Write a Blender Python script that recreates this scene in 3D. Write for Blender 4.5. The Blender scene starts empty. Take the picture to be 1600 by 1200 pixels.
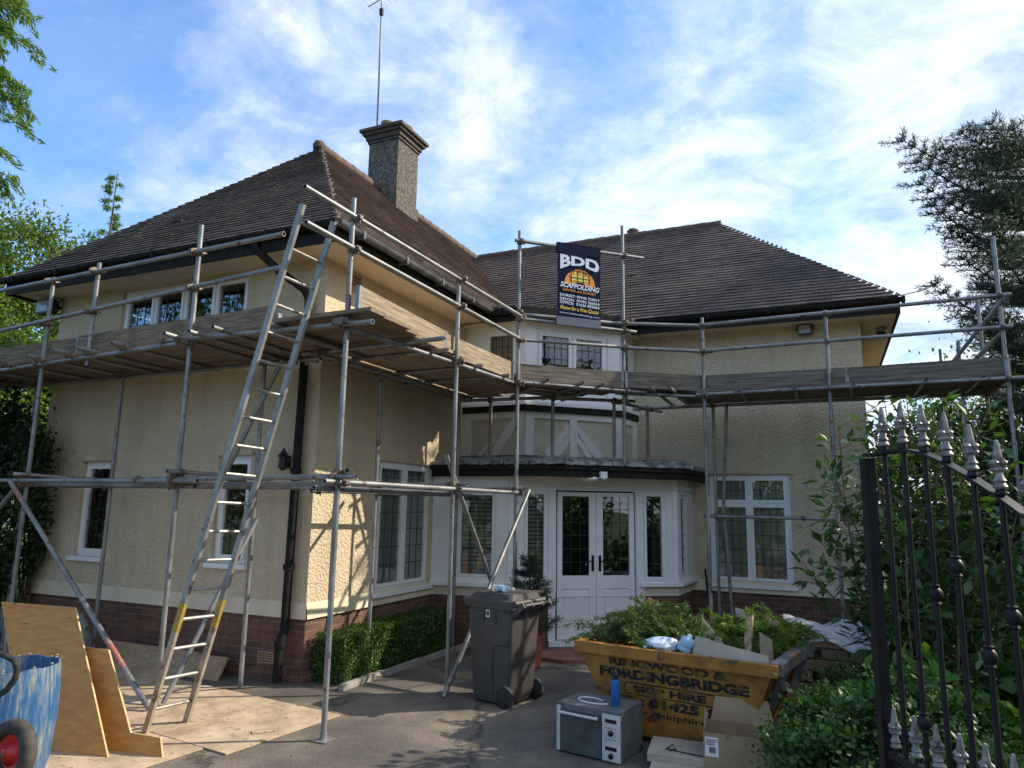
import bpy, math, random
import numpy as np
from mathutils import Vector, Matrix
R = math.radians
random.seed(7); rng = np.random.default_rng(7)
S = bpy.context.scene
COL = S.collection

# ---------------------------------------------------------------- camera, sun, sky
cam_d = bpy.data.cameras.new('camera'); cam = bpy.data.objects.new('camera', cam_d); COL.objects.link(cam)
PITCH, ROLL, FPX = 0.17031, 0.01634, 1106.2
cam.matrix_world = Matrix.Translation((0, 0, 1.9)) @ Matrix.Rotation(math.pi/2 + PITCH, 4, 'X') @ Matrix.Rotation(ROLL, 4, 'Z')
cam_d.sensor_width = 36.0; cam_d.lens = 36.0*FPX/1600.0
cam_d.clip_start = 0.05; cam_d.clip_end = 2000
S.camera = cam
S.view_settings.view_transform = 'Standard'; S.view_settings.look = 'None'
S.view_settings.exposure = 1.2; S.view_settings.gamma = 1.0

SUN_EL, SUN_AZ = R(34.5), R(80.7)          # azimuth clockwise from +Y
sd = bpy.data.lights.new('sun', 'SUN'); so = bpy.data.objects.new('sun', sd); COL.objects.link(so)
sd.energy = 2.75; sd.angle = R(0.5); sd.color = (1.0, 0.90, 0.74)
sunv = Vector((math.sin(SUN_AZ)*math.cos(SUN_EL), math.cos(SUN_AZ)*math.cos(SUN_EL), math.sin(SUN_EL)))
so.rotation_euler = sunv.to_track_quat('Z', 'Y').to_euler()
so.location = (30, 5, 25)

wd = bpy.data.worlds.new('World'); S.world = wd; wd.use_nodes = True
nt = wd.node_tree; nt.nodes.clear()
def N(t, typ, **kw):
    n = t.nodes.new(typ)
    for k, v in kw.items(): setattr(n, k, v)
    return n
def L(t, a, b): t.links.new(a, b)
def MATH(t, op, a, b=None, c=None, clamp=False):
    n = N(t, 'ShaderNodeMath', operation=op); n.use_clamp = clamp
    for i, v in enumerate((a, b, c)):
        if v is None: continue
        if isinstance(v, (int, float)): n.inputs[i].default_value = v
        else: L(t, v, n.inputs[i])
    return n.outputs[0]
def RAMP(t, fac, stops, interp='LINEAR'):
    n = N(t, 'ShaderNodeValToRGB'); cr = n.color_ramp; cr.interpolation = interp
    while len(cr.elements) < len(stops): cr.elements.new(0.5)
    for e, (p, c) in zip(cr.elements, stops):
        e.position = p; e.color = (*c, 1) if len(c) == 3 else c
    L(t, fac, n.inputs[0]); return n.outputs[0]
def NOISE(t, vec, scale, detail=4, rough=.55, dist=0.0):
    n = N(t, 'ShaderNodeTexNoise'); n.inputs['Scale'].default_value = scale
    n.inputs['Detail'].default_value = detail; n.inputs['Roughness'].default_value = rough
    n.inputs['Distortion'].default_value = dist
    if vec is not None: L(t, vec, n.inputs['Vector'])
    return n
sky = N(nt, 'ShaderNodeTexSky', sky_type='NISHITA'); sky.sun_disc = False
sky.sun_elevation = SUN_EL; sky.sun_rotation = SUN_AZ; sky.air_density = 1.0; sky.dust_density = 0.6; sky.ozone_density = 2.5
bg1 = N(nt, 'ShaderNodeBackground'); bg1.inputs[1].default_value = 0.115
skt = N(nt, 'ShaderNodeMixRGB', blend_type='MULTIPLY'); skt.inputs[0].default_value = 1.0; skt.inputs[2].default_value = (.62, .92, 1.2, 1)
L(nt, sky.outputs[0], skt.inputs[1]); L(nt, skt.outputs[0], bg1.inputs[0])
tc = N(nt, 'ShaderNodeTexCoord')
sep = N(nt, 'ShaderNodeSeparateXYZ'); L(nt, tc.outputs['Generated'], sep.inputs[0])
den = MATH(nt, 'ADD', MATH(nt, 'MAXIMUM', sep.outputs[2], 0.0), 0.28)
cmb = N(nt, 'ShaderNodeCombineXYZ')
L(nt, MATH(nt, 'DIVIDE', sep.outputs[0], den), cmb.inputs[0]); L(nt, MATH(nt, 'DIVIDE', sep.outputs[1], den), cmb.inputs[1])
mp = N(nt, 'ShaderNodeMapping'); mp.inputs['Rotation'].default_value = (0, 0, R(35)); mp.inputs['Scale'].default_value = (1.0, 1.15, 1)
mp.inputs['Location'].default_value = (3.1, 0.7, 0)
L(nt, cmb.outputs[0], mp.inputs['Vector'])
n1 = NOISE(nt, mp.outputs[0], 1.5, 12, .62, .35)
n2 = NOISE(nt, mp.outputs[0], 6.5, 8, .65, .3)
base = MATH(nt, 'ADD', MATH(nt, 'MULTIPLY', n1.outputs['Fac'], .78), MATH(nt, 'MULTIPLY', n2.outputs['Fac'], .22))
base = MATH(nt, 'ADD', base, MATH(nt, 'MULTIPLY', sep.outputs[0], .20))
base = MATH(nt, 'SUBTRACT', base, MATH(nt, 'MULTIPLY', sep.outputs[2], .05))
cm = RAMP(nt, base, [(.36, (.12, .12, .12)), (.45, (.42, .42, .42)), (.52, (.80, .80, .80)), (.62, (1, 1, 1))])
n3 = NOISE(nt, mp.outputs[0], 4.2, 10, .66, .5)
cc = RAMP(nt, n3.outputs['Fac'], [(.36, (.44, .57, .80)), (.50, (.72, .82, .95)), (.62, (.97, .99, 1.0))])
bg2 = N(nt, 'ShaderNodeBackground'); bg2.inputs[1].default_value = 0.57; L(nt, cc, bg2.inputs[0])
mx = N(nt, 'ShaderNodeMixShader'); L(nt, cm, mx.inputs[0]); L(nt, bg1.outputs[0], mx.inputs[1]); L(nt, bg2.outputs[0], mx.inputs[2])
wo = N(nt, 'ShaderNodeOutputWorld'); L(nt, mx.outputs[0], wo.inputs[0])

# ---------------------------------------------------------------- materials
MATS = {}
def mat(name, col, rough=.7, metal=0.0, build=None, spec=.4):
    m = bpy.data.materials.new(name); m.use_nodes = True; t = m.node_tree
    b = t.nodes['Principled BSDF']
    b.inputs['Base Color'].default_value = (*col, 1); b.inputs['Roughness'].default_value = rough
    b.inputs['Metallic'].default_value = metal; b.inputs['Specular IOR Level'].default_value = spec
    if build: build(t, b)
    MATS[name] = m; return m
def OBJ(t, scale=(1, 1, 1)):
    c = N(t, 'ShaderNodeTexCoord'); m = N(t, 'ShaderNodeMapping'); m.inputs['Scale'].default_value = scale
    L(t, c.outputs['Object'], m.inputs['Vector']); return m.outputs[0]
def bump(t, b, h, strength=.3, dist=.01):
    n = N(t, 'ShaderNodeBump'); n.inputs['Strength'].default_value = strength; n.inputs['Distance'].default_value = dist
    L(t, h, n.inputs['Height']); L(t, n.outputs[0], b.inputs['Normal'])
def noisy(c1, c2, scale=6, detail=6, stretch=(1, 1, 1), lo=.35, hi=.65, bmp=0, bscale=None, bdist=.005, speck=None):
    def f(t, b):
        v = OBJ(t, stretch); n = NOISE(t, v, scale, detail, .6)
        c = RAMP(t, n.outputs['Fac'], [(lo, c1), (hi, c2)])
        if speck:
            sc, thr, colr = speck
            n2 = NOISE(t, v, sc, 3, .5); f2 = RAMP(t, n2.outputs['Fac'], [(thr, (0, 0, 0)), (thr+.05, (1, 1, 1))])
            mxx = N(t, 'ShaderNodeMixRGB'); L(t, f2, mxx.inputs[0]); L(t, c, mxx.inputs[1]); mxx.inputs[2].default_value = (*colr, 1); c = mxx.outputs[0]
        L(t, c, b.inputs['Base Color'])
        if bmp:
            n3 = NOISE(t, v, bscale or scale*4, 4, .6); bump(t, b, n3.outputs['Fac'], bmp, bdist)
    return f
def render_build(c1, c2, scale=72, str_=.75):
    def f(t, b):
        v = OBJ(t)
        n = NOISE(t, v, 1.3, 5, .6); c = RAMP(t, n.outputs['Fac'], [(.3, c1), (.7, c2)])
        vv = OBJ(t, (2.2, 2.2, .25)); st = NOISE(t, vv, 2.2, 5, .6)
        sf = RAMP(t, st.outputs['Fac'], [(.50, (0, 0, 0)), (.78, (.38, .38, .38))])
        mm = N(t, 'ShaderNodeMixRGB', blend_type='MULTIPLY'); L(t, sf, mm.inputs[0]); L(t, c, mm.inputs[1]); mm.inputs[2].default_value = (.62, .58, .5, 1)
        vo = N(t, 'ShaderNodeTexVoronoi'); vo.inputs['Scale'].default_value = scale*.45; L(t, v, vo.inputs['Vector'])
        n2 = NOISE(t, v, scale*.6, 5, .65); h = MATH(t, 'ADD', n2.outputs['Fac'], MATH(t, 'MULTIPLY', vo.outputs['Distance'], .8))
        n4 = NOISE(t, v, scale*.55, 3, .6); pit_shade = RAMP(t, n4.outputs['Fac'], [(.30, (.55, .50, .42)), (.42, (.95, .94, .92)), (.55, (1, 1, 1)), (.75, (1.1, 1.1, 1.08))])  # shade of the roughcast pits painted into the colour, crests lighter
        m3 = N(t, 'ShaderNodeMixRGB', blend_type='MULTIPLY'); m3.inputs[0].default_value = .8; L(t, mm.outputs[0], m3.inputs[1]); L(t, pit_shade, m3.inputs[2])
        L(t, m3.outputs[0], b.inputs['Base Color']); bump(t, b, h, str_, .024)
    return f
def brick_build(c1, c2, mortar, sx=1.0):
    def f(t, b):
        c = N(t, 'ShaderNodeTexCoord'); s = N(t, 'ShaderNodeSeparateXYZ'); L(t, c.outputs['Object'], s.inputs[0])
        cb = N(t, 'ShaderNodeCombineXYZ'); L(t, MATH(t, 'ADD', s.outputs[0], s.outputs[1]), cb.inputs[0]); L(t, s.outputs[2], cb.inputs[1])
        br = N(t, 'ShaderNodeTexBrick'); L(t, cb.outputs[0], br.inputs['Vector'])
        br.inputs['Scale'].default_value = 1; br.inputs['Brick Width'].default_value = .225*sx; br.inputs['Row Height'].default_value = .075
        br.inputs['Mortar Size'].default_value = .006; br.inputs['Mortar Smooth'].default_value = .3; br.inputs['Bias'].default_value = -.1
        br.inputs['Color1'].default_value = (*c1, 1); br.inputs['Color2'].default_value = (*c2, 1); br.inputs['Mortar'].default_value = (*mortar, 1)
        n = NOISE(t, c.outputs['Object'], 9, 6, .6)
        m2 = N(t, 'ShaderNodeMixRGB', blend_type='OVERLAY'); m2.inputs[0].default_value = .7; L(t, br.outputs['Color'], m2.inputs[1]); L(t, n.outputs['Fac'], m2.inputs[2])
        L(t, m2.outputs[0], b.inputs['Base Color'])
        h = MATH(t, 'SUBTRACT', MATH(t, 'MULTIPLY', n.outputs['Fac'], .4), br.outputs['Fac']); bump(t, b, h, .6, .008)
    return f
def attr_col(c1, c2, c3=None, rough_noise=None, extra=None):
    """colour from the per-piece random attribute 'rnd'"""
    def f(t, b):
        a = N(t, 'ShaderNodeAttribute', attribute_name='rnd')
        st = [(0, c1), (1, c2)] if c3 is None else [(0, c1), (.6, c2), (1, c3)]
        c = RAMP(t, a.outputs['Fac'], st)
        if extra: c = extra(t, c)
        L(t, c, b.inputs['Base Color'])
    return f
def tile_extra(t, c):
    v = OBJ(t); n = NOISE(t, v, 17, 4, .7); f2 = RAMP(t, n.outputs['Fac'], [(.645, (0, 0, 0)), (.70, (.9, .9, .9))])
    m = N(t, 'ShaderNodeMixRGB'); L(t, f2, m.inputs[0]); L(t, c, m.inputs[1]); m.inputs[2].default_value = (.30, .20, .10, 1)
    n2 = NOISE(t, v, 1.1, 4, .6); f3 = RAMP(t, n2.outputs['Fac'], [(.35, (.7, .7, .75)), (.65, (1.15, 1.1, 1.05))])
    m2 = N(t, 'ShaderNodeMixRGB', blend_type='MULTIPLY'); m2.inputs[0].default_value = 1; L(t, m.outputs[0], m2.inputs[1]); L(t, f3, m2.inputs[2])
    return m2.outputs[0]
def leafmat(name, c1, c2, c3, rough=.45, trans=.3):
    m = mat(name, c1, rough, build=attr_col(c1, c2, c3), spec=.35)
    t = m.node_tree; b = t.nodes['Principled BSDF']; out = t.nodes['Material Output']
    tr = N(t, 'ShaderNodeBsdfTranslucent'); mxs = N(t, 'ShaderNodeMixShader'); mxs.inputs[0].default_value = trans
    src = b.inputs['Base Color'].links[0].from_socket
    g = N(t, 'ShaderNodeMixRGB', blend_type='MULTIPLY'); g.inputs[0].default_value = 1; L(t, src, g.inputs[1]); g.inputs[2].default_value = (1.5, 1.7, .7, 1)
    L(t, g.outputs[0], tr.inputs[0]); L(t, b.outputs[0], mxs.inputs[1]); L(t, tr.outputs[0], mxs.inputs[2]); L(t, mxs.outputs[0], out.inputs[0])
    return m
def glass_mat(name, tint=(.75, .8, .78), refl=1.0):
    m = bpy.data.materials.new(name); m.use_nodes = True; t = m.node_tree; t.nodes.clear()
    o = N(t, 'ShaderNodeOutputMaterial'); g = N(t, 'ShaderNodeBsdfGlossy'); g.inputs['Roughness'].default_value = .015; g.inputs[0].default_value = (.95, .97, 1, 1)
    v = OBJ(t); nz = NOISE(t, v, 3.0, 2, .5); bp = N(t, 'ShaderNodeBump'); bp.inputs['Strength'].default_value = .12; bp.inputs['Distance'].default_value = .02
    L(t, nz.outputs['Fac'], bp.inputs['Height']); L(t, bp.outputs[0], g.inputs['Normal'])
    tr = N(t, 'ShaderNodeBsdfTransparent'); tr.inputs[0].default_value = (*tint, 1)
    fr = N(t, 'ShaderNodeFresnel'); fr.inputs[0].default_value = 1.55
    f = MATH(t, 'ADD', MATH(t, 'MULTIPLY', fr.outputs[0], 2.2*refl), .03, clamp=True)
    mxs = N(t, 'ShaderNodeMixShader'); L(t, f, mxs.inputs[0]); L(t, tr.outputs[0], mxs.inputs[1]); L(t, g.outputs[0], mxs.inputs[2]); L(t, mxs.outputs[0], o.inputs[0])
    MATS[name] = m; return m

mat('render_cream', (.6, .5, .34), .9, build=render_build((.60, .49, .335), (.70, .59, .42)))
mat('soffit_cream', (.66, .55, .38), .7, build=noisy((.66, .54, .37), (.72, .60, .43), 3))
mat('panel_cream', (.66, .6, .5), .85, build=noisy((.60, .54, .44), (.70, .65, .55), 5, bmp=.6, bscale=35, bdist=.02))
mat('smooth_cream', (.68, .58, .42), .7, build=noisy((.62, .53, .38), (.72, .62, .46), 4))
mat('brick', (.3, .12, .07), .9, build=brick_build((.115, .056, .040), (.185, .088, .060), (.16, .135, .11)))
mat('tile', (.1, .07, .055), .8, build=attr_col((.105, .082, .072), (.14, .108, .092), (.185, .142, .118), extra=tile_extra), spec=.3)
mat('ridge_tile', (.12, .08, .06), .85, build=noisy((.08, .062, .052), (.165, .10, .072), 8))
mat('white_paint', (.8, .8, .79), .35, build=noisy((.76, .765, .76), (.82, .82, .81), 3))
mat('upvc', (.82, .82, .81), .25)
mat('black_paint', (.02, .02, .022), .65, build=noisy((.010, .010, .010), (.026, .024, .022), 12), spec=.15)
mat('gutter_sunlit', (.10, .10, .11), .4, build=noisy((.07, .07, .08), (.15, .15, .16), 6))  # lighter copy of the black gutter, sunlight put into its colour
mat('lead_came', (.03, .03, .03), .5)
mat('lead_sheet', (.3, .32, .35), .5, build=noisy((.12, .125, .135), (.42, .43, .45), 7, lo=.4, hi=.62, bmp=.5, bscale=12, bdist=.02), metal=.2)
mat('curtain', (.55, .5, .42), .9); mat('curtain_grey', (.5, .5, .5), .9); mat('blind', (.62, .58, .48), .7)
mat('shade_panel', (.05, .045, .04), .9)  # near-black colour standing in for shade in unlit rooms and vent holes
glass_mat('glass')
mat('chimney_render', (.2, .18, .14), .95, build=noisy((.055, .05, .045), (.23, .205, .165), 24, 6, lo=.36, hi=.66, bmp=1.0, bscale=45, bdist=.03))
mat('dark_brick', (.08, .06, .05), .9, build=noisy((.05, .042, .04), (.12, .09, .075), 10, bmp=.4, bscale=30))
mat('clay_pot', (.32, .24, .17), .85, build=noisy((.22, .16, .11), (.40, .30, .21), 10))
mat('galv', (.3, .3, .3), .45, .45, build=noisy((.15, .155, .16), (.33, .33, .32), 3.5, 9, lo=.3, hi=.7, speck=(12, .62, (.15, .10, .07))))
mat('coupler', (.2, .17, .15), .6, .5, build=noisy((.10, .095, .09), (.28, .20, .14), 22, 5))
mat('board_a', (.27, .2, .13), .85, build=noisy((.11, .08, .055), (.30, .225, .15), 6, 8, (.35, 9, 9), bmp=.3, bscale=5))
mat('board_b', (.27, .2, .13), .85, build=noisy((.19, .14, .095), (.40, .31, .21), 6, 8, (9, .35, 9), bmp=.3, bscale=5))
mat('board_grey', (.2, .18, .15), .9, build=noisy((.085, .07, .058), (.25, .205, .16), 5, 8, (.4, .8, 9), bmp=.3, bscale=5))
mat('alu', (.35, .35, .33), .5, .4, build=noisy((.22, .215, .20), (.36, .35, .32), 5, 7, speck=(14, .64, (.17, .13, .09))))
mat('alu_dirty', (.4, .34, .25), .65, .15, build=noisy((.30, .25, .18), (.46, .40, .30), 7, 7, speck=(16, .62, (.18, .13, .08))))
mat('yellow_tape', (.62, .42, .03), .6, build=noisy((.30, .20, .03), (.46, .32, .05), 14, speck=(20, .6, (.28, .24, .18))))
mat('red_paint', (.5, .12, .07), .6, build=noisy((.26, .15, .12), (.38, .12, .08), 18, speck=(16, .55, (.25, .24, .23))))
mat('plywood', (.48, .28, .11), .6, build=noisy((.42, .185, .045), (.60, .30, .085), 4, 9, (.6, 7, 7), lo=.3, hi=.7, speck=(3.2, .70, (.22, .09, .03))))
mat('ply_edge', (.6, .42, .22), .8, build=noisy((.42, .27, .13), (.72, .52, .3), 3, 4, (1, 1, 40)))
mat('osb', (.5, .39, .26), .85, build=noisy((.33, .235, .155), (.60, .465, .325), 3.2, 12, lo=.34, hi=.64, bmp=.35, bscale=40, speck=(16, .62, (.27, .19, .125))))
def tarmac_build(t, b):
    v = OBJ(t); n = NOISE(t, v, .55, 8, .65); n2 = NOISE(t, v, 70, 5, .8); n3 = NOISE(t, v, 6, 8, .7)
    c = RAMP(t, n.outputs['Fac'], [(.36, (.075, .068, .062)), (.5, (.135, .12, .103)), (.64, (.25, .21, .16))])
    g = RAMP(t, n2.outputs['Fac'], [(.3, (.42, .42, .42)), (.5, (1, 1, 1)), (.68, (2.1, 2.0, 1.85))])
    m = N(t, 'ShaderNodeMixRGB', blend_type='MULTIPLY'); m.inputs[0].default_value = 1; L(t, c, m.inputs[1]); L(t, g, m.inputs[2])
    s = RAMP(t, n3.outputs['Fac'], [(.60, (0, 0, 0)), (.74, (.55, .55, .55))])
    m2 = N(t, 'ShaderNodeMixRGB'); L(t, s, m2.inputs[0]); L(t, m.outputs[0], m2.inputs[1]); m2.inputs[2].default_value = (.27, .225, .17, 1)
    vc = N(t, 'ShaderNodeTexVoronoi', feature='DISTANCE_TO_EDGE'); vc.inputs['Scale'].default_value = .55; nw = NOISE(t, v, 2.2, 6, .7); va = N(t, 'ShaderNodeMixRGB'); va.inputs[0].default_value = .35; L(t, v, va.inputs[1]); L(t, nw.outputs['Color'], va.inputs[2]); L(t, va.outputs[0], vc.inputs['Vector'])
    ck = RAMP(t, vc.outputs['Distance'], [(.0, (.35, .35, .35)), (.006, (.55, .55, .55)), (.012, (1, 1, 1))]); m5 = N(t, 'ShaderNodeMixRGB', blend_type='MULTIPLY'); m5.inputs[0].default_value = .8; L(t, m2.outputs[0], m5.inputs[1]); L(t, ck, m5.inputs[2]); m2 = m5
    L(t, m2.outputs[0], b.inputs['Base Color']); bump(t, b, n2.outputs['Fac'], .8, .006)
mat('tarmac', (.06, .06, .06), .9, build=tarmac_build, spec=.25)
mat('soil', (.05, .035, .022), 1, build=noisy((.03, .022, .014), (.09, .06, .038), 9, bmp=.8, bscale=30, bdist=.03))
mat('lawn', (.06, .1, .02), .9, build=noisy((.05, .09, .018), (.10, .15, .03), 8, bmp=.8, bscale=60, bdist=.03))
mat('concrete', (.3, .28, .25), .9, build=noisy((.20, .185, .16), (.36, .33, .29), 8, bmp=.3))
mat('quarry', (.2, .09, .06), .7, build=noisy((.15, .07, .05), (.25, .12, .08), 6))
mat('bin_grey', (.065, .055, .05), .5, build=noisy((.055, .050, .048), (.082, .073, .068), 5))
mat('rubber', (.018, .018, .018), .75, build=noisy((.014, .014, .014), (.045, .042, .038), 16))
mat('tyre_dirty', (.05, .045, .04), .85, build=noisy((.035, .033, .03), (.085, .075, .06), 14))
mat('red_rim', (.55, .02, .02), .3, build=noisy((.5, .015, .015), (.6, .03, .03), 5, speck=(30, .7, (.3, .1, .08))))
def drum_build(t, b):
    v = OBJ(t, (15, 15, 1.3)); n = NOISE(t, v, 3.0, 9, .72); v2 = OBJ(t); n2 = NOISE(t, v2, 3.2, 6, .6)
    f = MATH(t, 'ADD', MATH(t, 'MULTIPLY', n.outputs['Fac'], .62), MATH(t, 'MULTIPLY', n2.outputs['Fac'], .38))
    c = RAMP(t, f, [(.38, (.018, .07, .19)), (.48, (.035, .12, .27)), (.55, (.16, .20, .23)), (.66, (.38, .365, .32))])
    L(t, c, b.inputs['Base Color']); bump(t, b, f, .4, .01)
mat('drum_blue', (.04, .18, .5), .45, build=drum_build)
mat('skip_yellow', (.4, .18, .03), .65, build=noisy((.20, .085, .018), (.40, .18, .026), 4, 8, lo=.36, hi=.62, speck=(7, .60, (.12, .055, .025)), bmp=.55, bscale=5, bdist=.035))
mat('skip_worn', (.2, .2, .22), .55, .3, build=noisy((.12, .12, .13), (.35, .32, .32), 6, 8, speck=(5, .6, (.38, .18, .05))))
mat('ink_black', (.02, .018, .015), .8, build=noisy((.014, .013, .012), (.20, .10, .02), 9, 7, lo=.50, hi=.66))
mat('oven_grey', (.14, .15, .15), .45, .3, build=noisy((.11, .12, .12), (.2, .21, .2), 7, 8))
mat('oven_glass', (.05, .065, .06), .18, build=noisy((.045, .06, .055), (.10, .115, .10), 5, 8))
mat('oven_white', (.6, .58, .53), .5, build=noisy((.5, .48, .44), (.64, .62, .57), 6))
mat('display', (.015, .015, .017), .2)
mat('bottle_blue', (.02, .12, .38), .35)
mat('cardboard', (.36, .245, .14), .85, build=noisy((.31, .21, .12), (.41, .285, .165), 5, 6))
mat('cardboard_pale', (.44, .36, .27), .85, build=noisy((.36, .29, .215), (.47, .39, .30), 4, 6))
mat('dry_leaf', (.16, .1, .05), .9, build=noisy((.10, .065, .035), (.22, .14, .07), 30))
mat('paper', (.75, .75, .74), .7)
def film(t, b):
    b.inputs['Transmission Weight'].default_value = .0; b.inputs['Alpha'].default_value = .62
    v = OBJ(t, (3, 8, 3)); n = NOISE(t, v, 3, 6, .6, 1.5); bump(t, b, n.outputs['Fac'], .8, .03)
    c = RAMP(t, n.outputs['Fac'], [(.35, (.5, .54, .6)), (.65, (.85, .88, .92))]); L(t, c, b.inputs['Base Color'])
mat('plastic_film', (.8, .83, .87), .25, build=film)
mat('white_bag', (.72, .77, .84), .4, build=noisy((.5, .6, .75), (.85, .87, .9), 8))
mat('pale_blue', (.32, .52, .68), .4)
mat('pet', (.6, .68, .72), .1, build=lambda t, b: (setattr(b.inputs['Alpha'], 'default_value', .4)))
mat('rough_wood', (.36, .27, .17), .85, build=noisy((.27, .19, .115), (.44, .335, .21), 5, 8, (2, 9, 9)))
mat('terracotta', (.36, .11, .06), .8, build=noisy((.3, .09, .05), (.42, .14, .075), 5))
mat('iron', (.012, .013, .016), .45, build=noisy((.007, .007, .009), (.015, .015, .018), 10), spec=.3)
mat('silver_paint', (.4, .38, .36), .5, .25, build=noisy((.14, .125, .115), (.38, .36, .345), 22))
mat('bark', (.09, .065, .045), .95, build=noisy((.055, .04, .03), (.14, .105, .075), 5, 8, (4, 4, .8), bmp=.8, bscale=12, bdist=.02))
mat('twig', (.16, .11, .06), .9)
mat('lamp_black', (.02, .02, .02), .4); mat('lamp_glass', (.35, .36, .37), .15)
mat('navy_cloth', (.012, .018, .04), .9, build=noisy((.009, .014, .034), (.016, .022, .046), 4), spec=.08); mat('banner_grey', (.10, .12, .16), .6)
mat('banner_white', (.62, .70, .80), .6); mat('banner_orange', (.75, .27, .03), .6); mat('banner_gold', (.75, .50, .08), .6); mat('banner_lime', (.62, .60, .13), .6)
mat('terr_vent', (.45, .25, .15), .8)
mat('cable', (.02, .02, .02), .6); mat('white_cable', (.7, .7, .68), .5)
mat('grey_bag', (.16, .19, .21), .4, build=noisy((.10, .12, .135), (.30, .33, .35), 10, bmp=.6, bscale=14, bdist=.03))
leafmat('leaf_box', (.026, .062, .010), (.055, .125, .018), (.10, .20, .035), .4, .2)
leafmat('leaf_bush', (.022, .06, .009), (.05, .125, .018), (.12, .23, .04), .45, .22)
leafmat('leaf_laurel', (.035, .08, .024), (.065, .13, .04), (.12, .19, .055), .38, .25)
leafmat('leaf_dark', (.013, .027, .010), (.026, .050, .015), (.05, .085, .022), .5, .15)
leafmat('leaf_hydrangea', (.05, .12, .015), (.09, .20, .025), (.15, .28, .04), .45, .35)
leafmat('leaf_tree', (.05, .085, .012), (.10, .15, .022), (.19, .23, .04), .5, .38)
leafmat('leaf_lime', (.075, .13, .016), (.14, .21, .03), (.25, .31, .045), .5, .42)
leafmat('needle_pine', (.035, .055, .05), (.06, .085, .075), (.10, .13, .11), .55, .2)
leafmat('needle_cypress', (.075, .13, .02), (.12, .20, .03), (.18, .27, .05), .55, .4)
leafmat('needle_spruce', (.018, .035, .018), (.03, .055, .028), (.05, .085, .04), .55, .12)
leafmat('clipping', (.045, .085, .022), (.075, .135, .032), (.15, .20, .055), .55, .25)

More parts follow.
